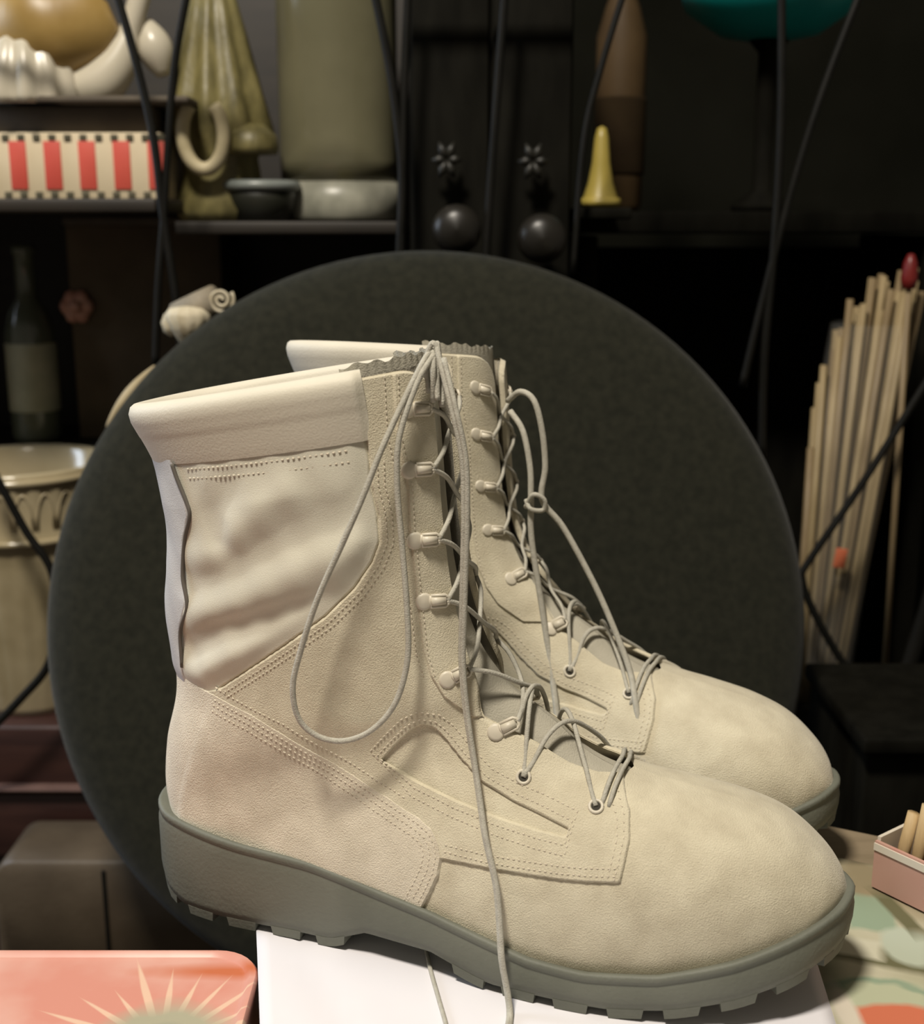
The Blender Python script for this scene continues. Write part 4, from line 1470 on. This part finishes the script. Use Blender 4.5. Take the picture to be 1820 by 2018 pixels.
M_ROS = material('tarnished_rosette', (.009, .0085, .006), (.015, .0145, .010), rough=.5, scale=60)
for u, v in ((880, 315), (1050, 318)):
    c_ = at(u, v, KY - .008) - kb_
    mb = MB()
    for k in range(6):
        a_ = 2 * math.pi * k / 6
        mb.tube([c_, c_ + np.array([.007 * math.cos(a_), -.004, .009 * math.sin(a_)]), c_ + np.array([.013 * math.cos(a_), -.001, .017 * math.sin(a_)])], [.002, .0042, .001], 8)
    mb.build('rosette', M_ROS, blk)

# right background: dark stand with amber bottle, yellow bell, teal bowl
RYY = 1.32
z_r = at(1250, 415, RYY)[2]
rs = tag(empty('dark_bench', (at(1480, 400, RYY)[0], RYY + .05, -.75)), 'dark bench at the right behind the sticks and the yellow bell', 'bench')
MB().box((.0, 0, z_r + .75 - .012), (.38, .24, .022), bevel=.003).build('bench_top', M_BLACKWOOD, rs)
MB().box((.0, .11, (z_r + .75) / 2 - .015), (.37, .012, z_r + .70), bevel=.003).build('back_panel', M_BLACKWOOD, rs)
for sx in (-1, 1):
    MB().box((sx * .175, 0, (z_r + .75 - .024) / 2), (.02, .22, z_r + .75 - .026), bevel=.003).build('side_panel', M_BLACKWOOD, rs)
M_YEL = material('mustard_glaze', (.30, .235, .045), (.40, .31, .075), rough=.4, scale=20)
M_AMB = material('amber_glass', (.05, .03, .013), (.08, .05, .022), rough=.6, scale=14, spec=.2)
z_y = at(1180, 408, 1.16)[2]
MB().box((at(1180, 400, 1.16)[0] - rs.location.x, 1.19 - rs.location.y, z_y + .75 - .006), (.048, .16, .010), bevel=.002).build('ledge', M_BLACKWOOD, rs)
yb = tag(empty('yellow_bell', (at(1182, 400, 1.16)[0], 1.16, z_y)), 'mustard yellow bell shaped ornament beside the black cabinet', 'ornament')
yh = at(1178, 248, 1.16)[2] - z_y
ym = wpx(1.16, 330)
MB().lathe([(36 * ym, 0), (38 * ym, .004), (34 * ym, yh * .12), (25 * ym, yh * .3), (18 * ym, yh * .55), (14 * ym, yh * .85), (9 * ym, yh * .97), (0, yh)], (0, 0, 0), 32).build('body', M_YEL, yb)
MB().lathe([(39 * ym, .001), (41 * ym, .004), (39 * ym, .008), (35 * ym, .008)], (0, 0, 0), 32).build('rim', M_YEL, yb)
ab = tag(empty('amber_bottle', (at(1222, 200, RYY + .08)[0], RYY + .08, z_r)), 'tall dim amber bottle above the yellow bell', 'bottle')
ah = at(1222, -80, RYY + .08)[2] - z_r
MB().lathe([(.022, 0), (.026, .006), (.027, ah * .70), (.018, ah * .82), (.010, ah * .9), (.010, ah)], (0, 0, 0), 32).build('body', M_AMB, ab)
MB().lathe([(.0275, ah * .15), (.028, ah * .16), (.028, ah * .45), (.0275, ah * .46)], (0, 0, 0), 32).build('label', material('dark_amber_label', (.02, .013, .007), (.03, .02, .01), rough=.9, spec=.05), ab)
M_TEAL = material('teal_glaze', (.003, .20, .20), (.005, .30, .28), rough=.4, scale=10, spec=.6)
ty = 1.26
tb = at(1545, 62, ty)
teal = tag(empty('teal_bowl', (tb[0], ty + .06, z_r)), 'teal glazed bowl on a dark pedestal at the upper right', 'bowl')
th_ = tb[2] - z_r
MB().lathe([(.03, 0), (.03, .006), (.010, .02), (.010, th_ - .012), (.02, th_)], (0, 0, 0), 28).build('pedestal', M_BLACKWOOD, teal)
MB().lathe([(.02, th_), (.05, th_ + .006), (.085, th_ + .03), (.10, th_ + .07), (.097, th_ + .07), (.08, th_ + .032), (0, th_ + .01)], (0, 0, 0), 48).build('bowl', M_TEAL, teal)

# bundle of long sticks at the right
M_DOWEL = material('pale_dowel', (.26, .195, .10), (.36, .28, .155), rough=.5, scale=24, stretch=(8, 8, .7), spec=.4)
M_DOWEL2 = material('brown_dowel', (.17, .12, .06), (.25, .185, .10), rough=.5, scale=24, stretch=(8, 8, .7), spec=.4)
SY = 1.16
rg = random.Random(3)
bin_b = at(1605, 1330, SY)
tube_h = .10
holder = tag(empty('stick_holder', (bin_b[0], SY, -.75)), 'dark square holder carrying the long stick bundle', 'holder')
hz = bin_b[2] + .75
MB().box((0, .0, hz / 2 - .02), (.10, .10, hz - .03), bevel=.004).build('column', M_BLACKWOOD, holder)
MB().box((0, 0, hz - .028), (.14, .13, .012), bevel=.003).build('tray', M_BLACKWOOD, holder)
n_st = 34
for k in range(n_st):
    f = k / (n_st - 1)
    row_ = (0, 2, 1, 3)[k % 4]
    ub, ut = 1568 + 86 * f, 1600 + 212 * f + rg.uniform(-6, 6)
    vt = 700 - 150 * min(1, f * 1.6) + rg.uniform(-25, 25) + (60 if k % 5 == 0 else 0)
    if f < .25:
        vt += 120 * (1 - f / .25)
    y0 = SY - .018 + .0115 * row_
    p0 = at(ub, 1335, y0)
    p0[2] = bin_b[2] - .0205
    p1 = at(ut, vt, y0 + .02)
    mb = MB().tube([p0 - p0, (p1 - p0) * .5, (p1 - p0)], [.0036, .0036, .0034], 8)
    o = mb.build('long_stick', M_DOWEL if k % 3 else M_DOWEL2)
    o.location = p0
    tag(o, 'long tan wooden stick in the upright bundle at the right', 'stick', 'long sticks in the bundle at the right')
M_REDT = material('red_plastic', (.12, .008, .008), (.16, .012, .010), rough=.4, scale=20, spec=.5)
rt = at(1792, 535, SY - .045)
cap = tag(empty('red_cap', tuple(rt)), 'red plastic cap at the top of the stick bundle', 'cap')
MB().lathe([(0, -.016), (.006, -.015), (.0075, -.006), (.006, .008), (.003, .015), (0, .016)], (0, 0, 0), 20).build('body', M_REDT, cap)
hl = at(1720, 610, SY - .05)
p_end = at(1650, 1320, SY - .05)
MB().tube([np.zeros(3), p_end - rt + np.array([.045, 0, 0])], .003, 8).build('rod', M_DOWEL2, cap)
M_ORG = material('orange_sticker', (.50, .12, .05), (.55, .15, .07), rough=.6)
st_ = at(1655, 1100, SY - .032)
MB().box((0, 0, 0), (.011, .0015, .019), bevel=.0005).build('paper_tag', M_ORG)
pt = bpy.data.objects['paper_tag']
pt.location = st_
pt.rotation_euler = (0, math.radians(8), 0)
tag(pt, 'small orange paper tag on the long stick bundle', 'tag')
# clear sleeve round the bundle
m_sl, nt_, b_s = nodes_of('clear_plastic')
b_s.inputs['Base Color'].default_value = (.9, .9, .85, 1)
b_s.inputs['Roughness'].default_value = .12
b_s.inputs['Alpha'].default_value = .05
b_s.inputs['Specular IOR Level'].default_value = .8
Vs, Fs = [], []
for f, (ul, ur, v) in enumerate(((1560, 1672, 1322), (1585, 1715, 1100), (1612, 1765, 850), (1655, 1805, 640))):
    for k in range(24):
        t = 2 * math.pi * k / 24
        cu = (ul + ur) / 2 + (ur - ul) / 2 * 1.05 * math.cos(t)
        q = at(cu, v, SY)
        Vs.append((q[0], SY + .005 + f * .006 + .036 * math.sin(t) + .002 * math.sin(5 * t + f), q[2]))
for f in range(3):
    for k in range(24):
        Fs.append((f * 24 + k, f * 24 + (k + 1) % 24, (f + 1) * 24 + (k + 1) % 24, (f + 1) * 24 + k))
slv = new_mesh('plastic_sleeve', Vs, Fs, m_sl)
tag(slv, 'clear plastic sleeve around the long stick bundle', 'sleeve')

# dark chest at the right behind the boot toes
chest = tag(empty('dark_chest', (at(1700, 1500, .90)[0], .945, -.75)), 'dark wooden chest at the right behind the boot toes', 'chest')
cz = at(1680, 1446, .87)[2] + .75
MB().box((.11, 0, cz / 2), (.24, .15, cz), bevel=.004).build('body', M_BLACKWOOD, chest)
MB().box((.11, -.004, cz - .006), (.25, .165, .014), bevel=.003).build('lid', M_BLACKWOOD, chest)
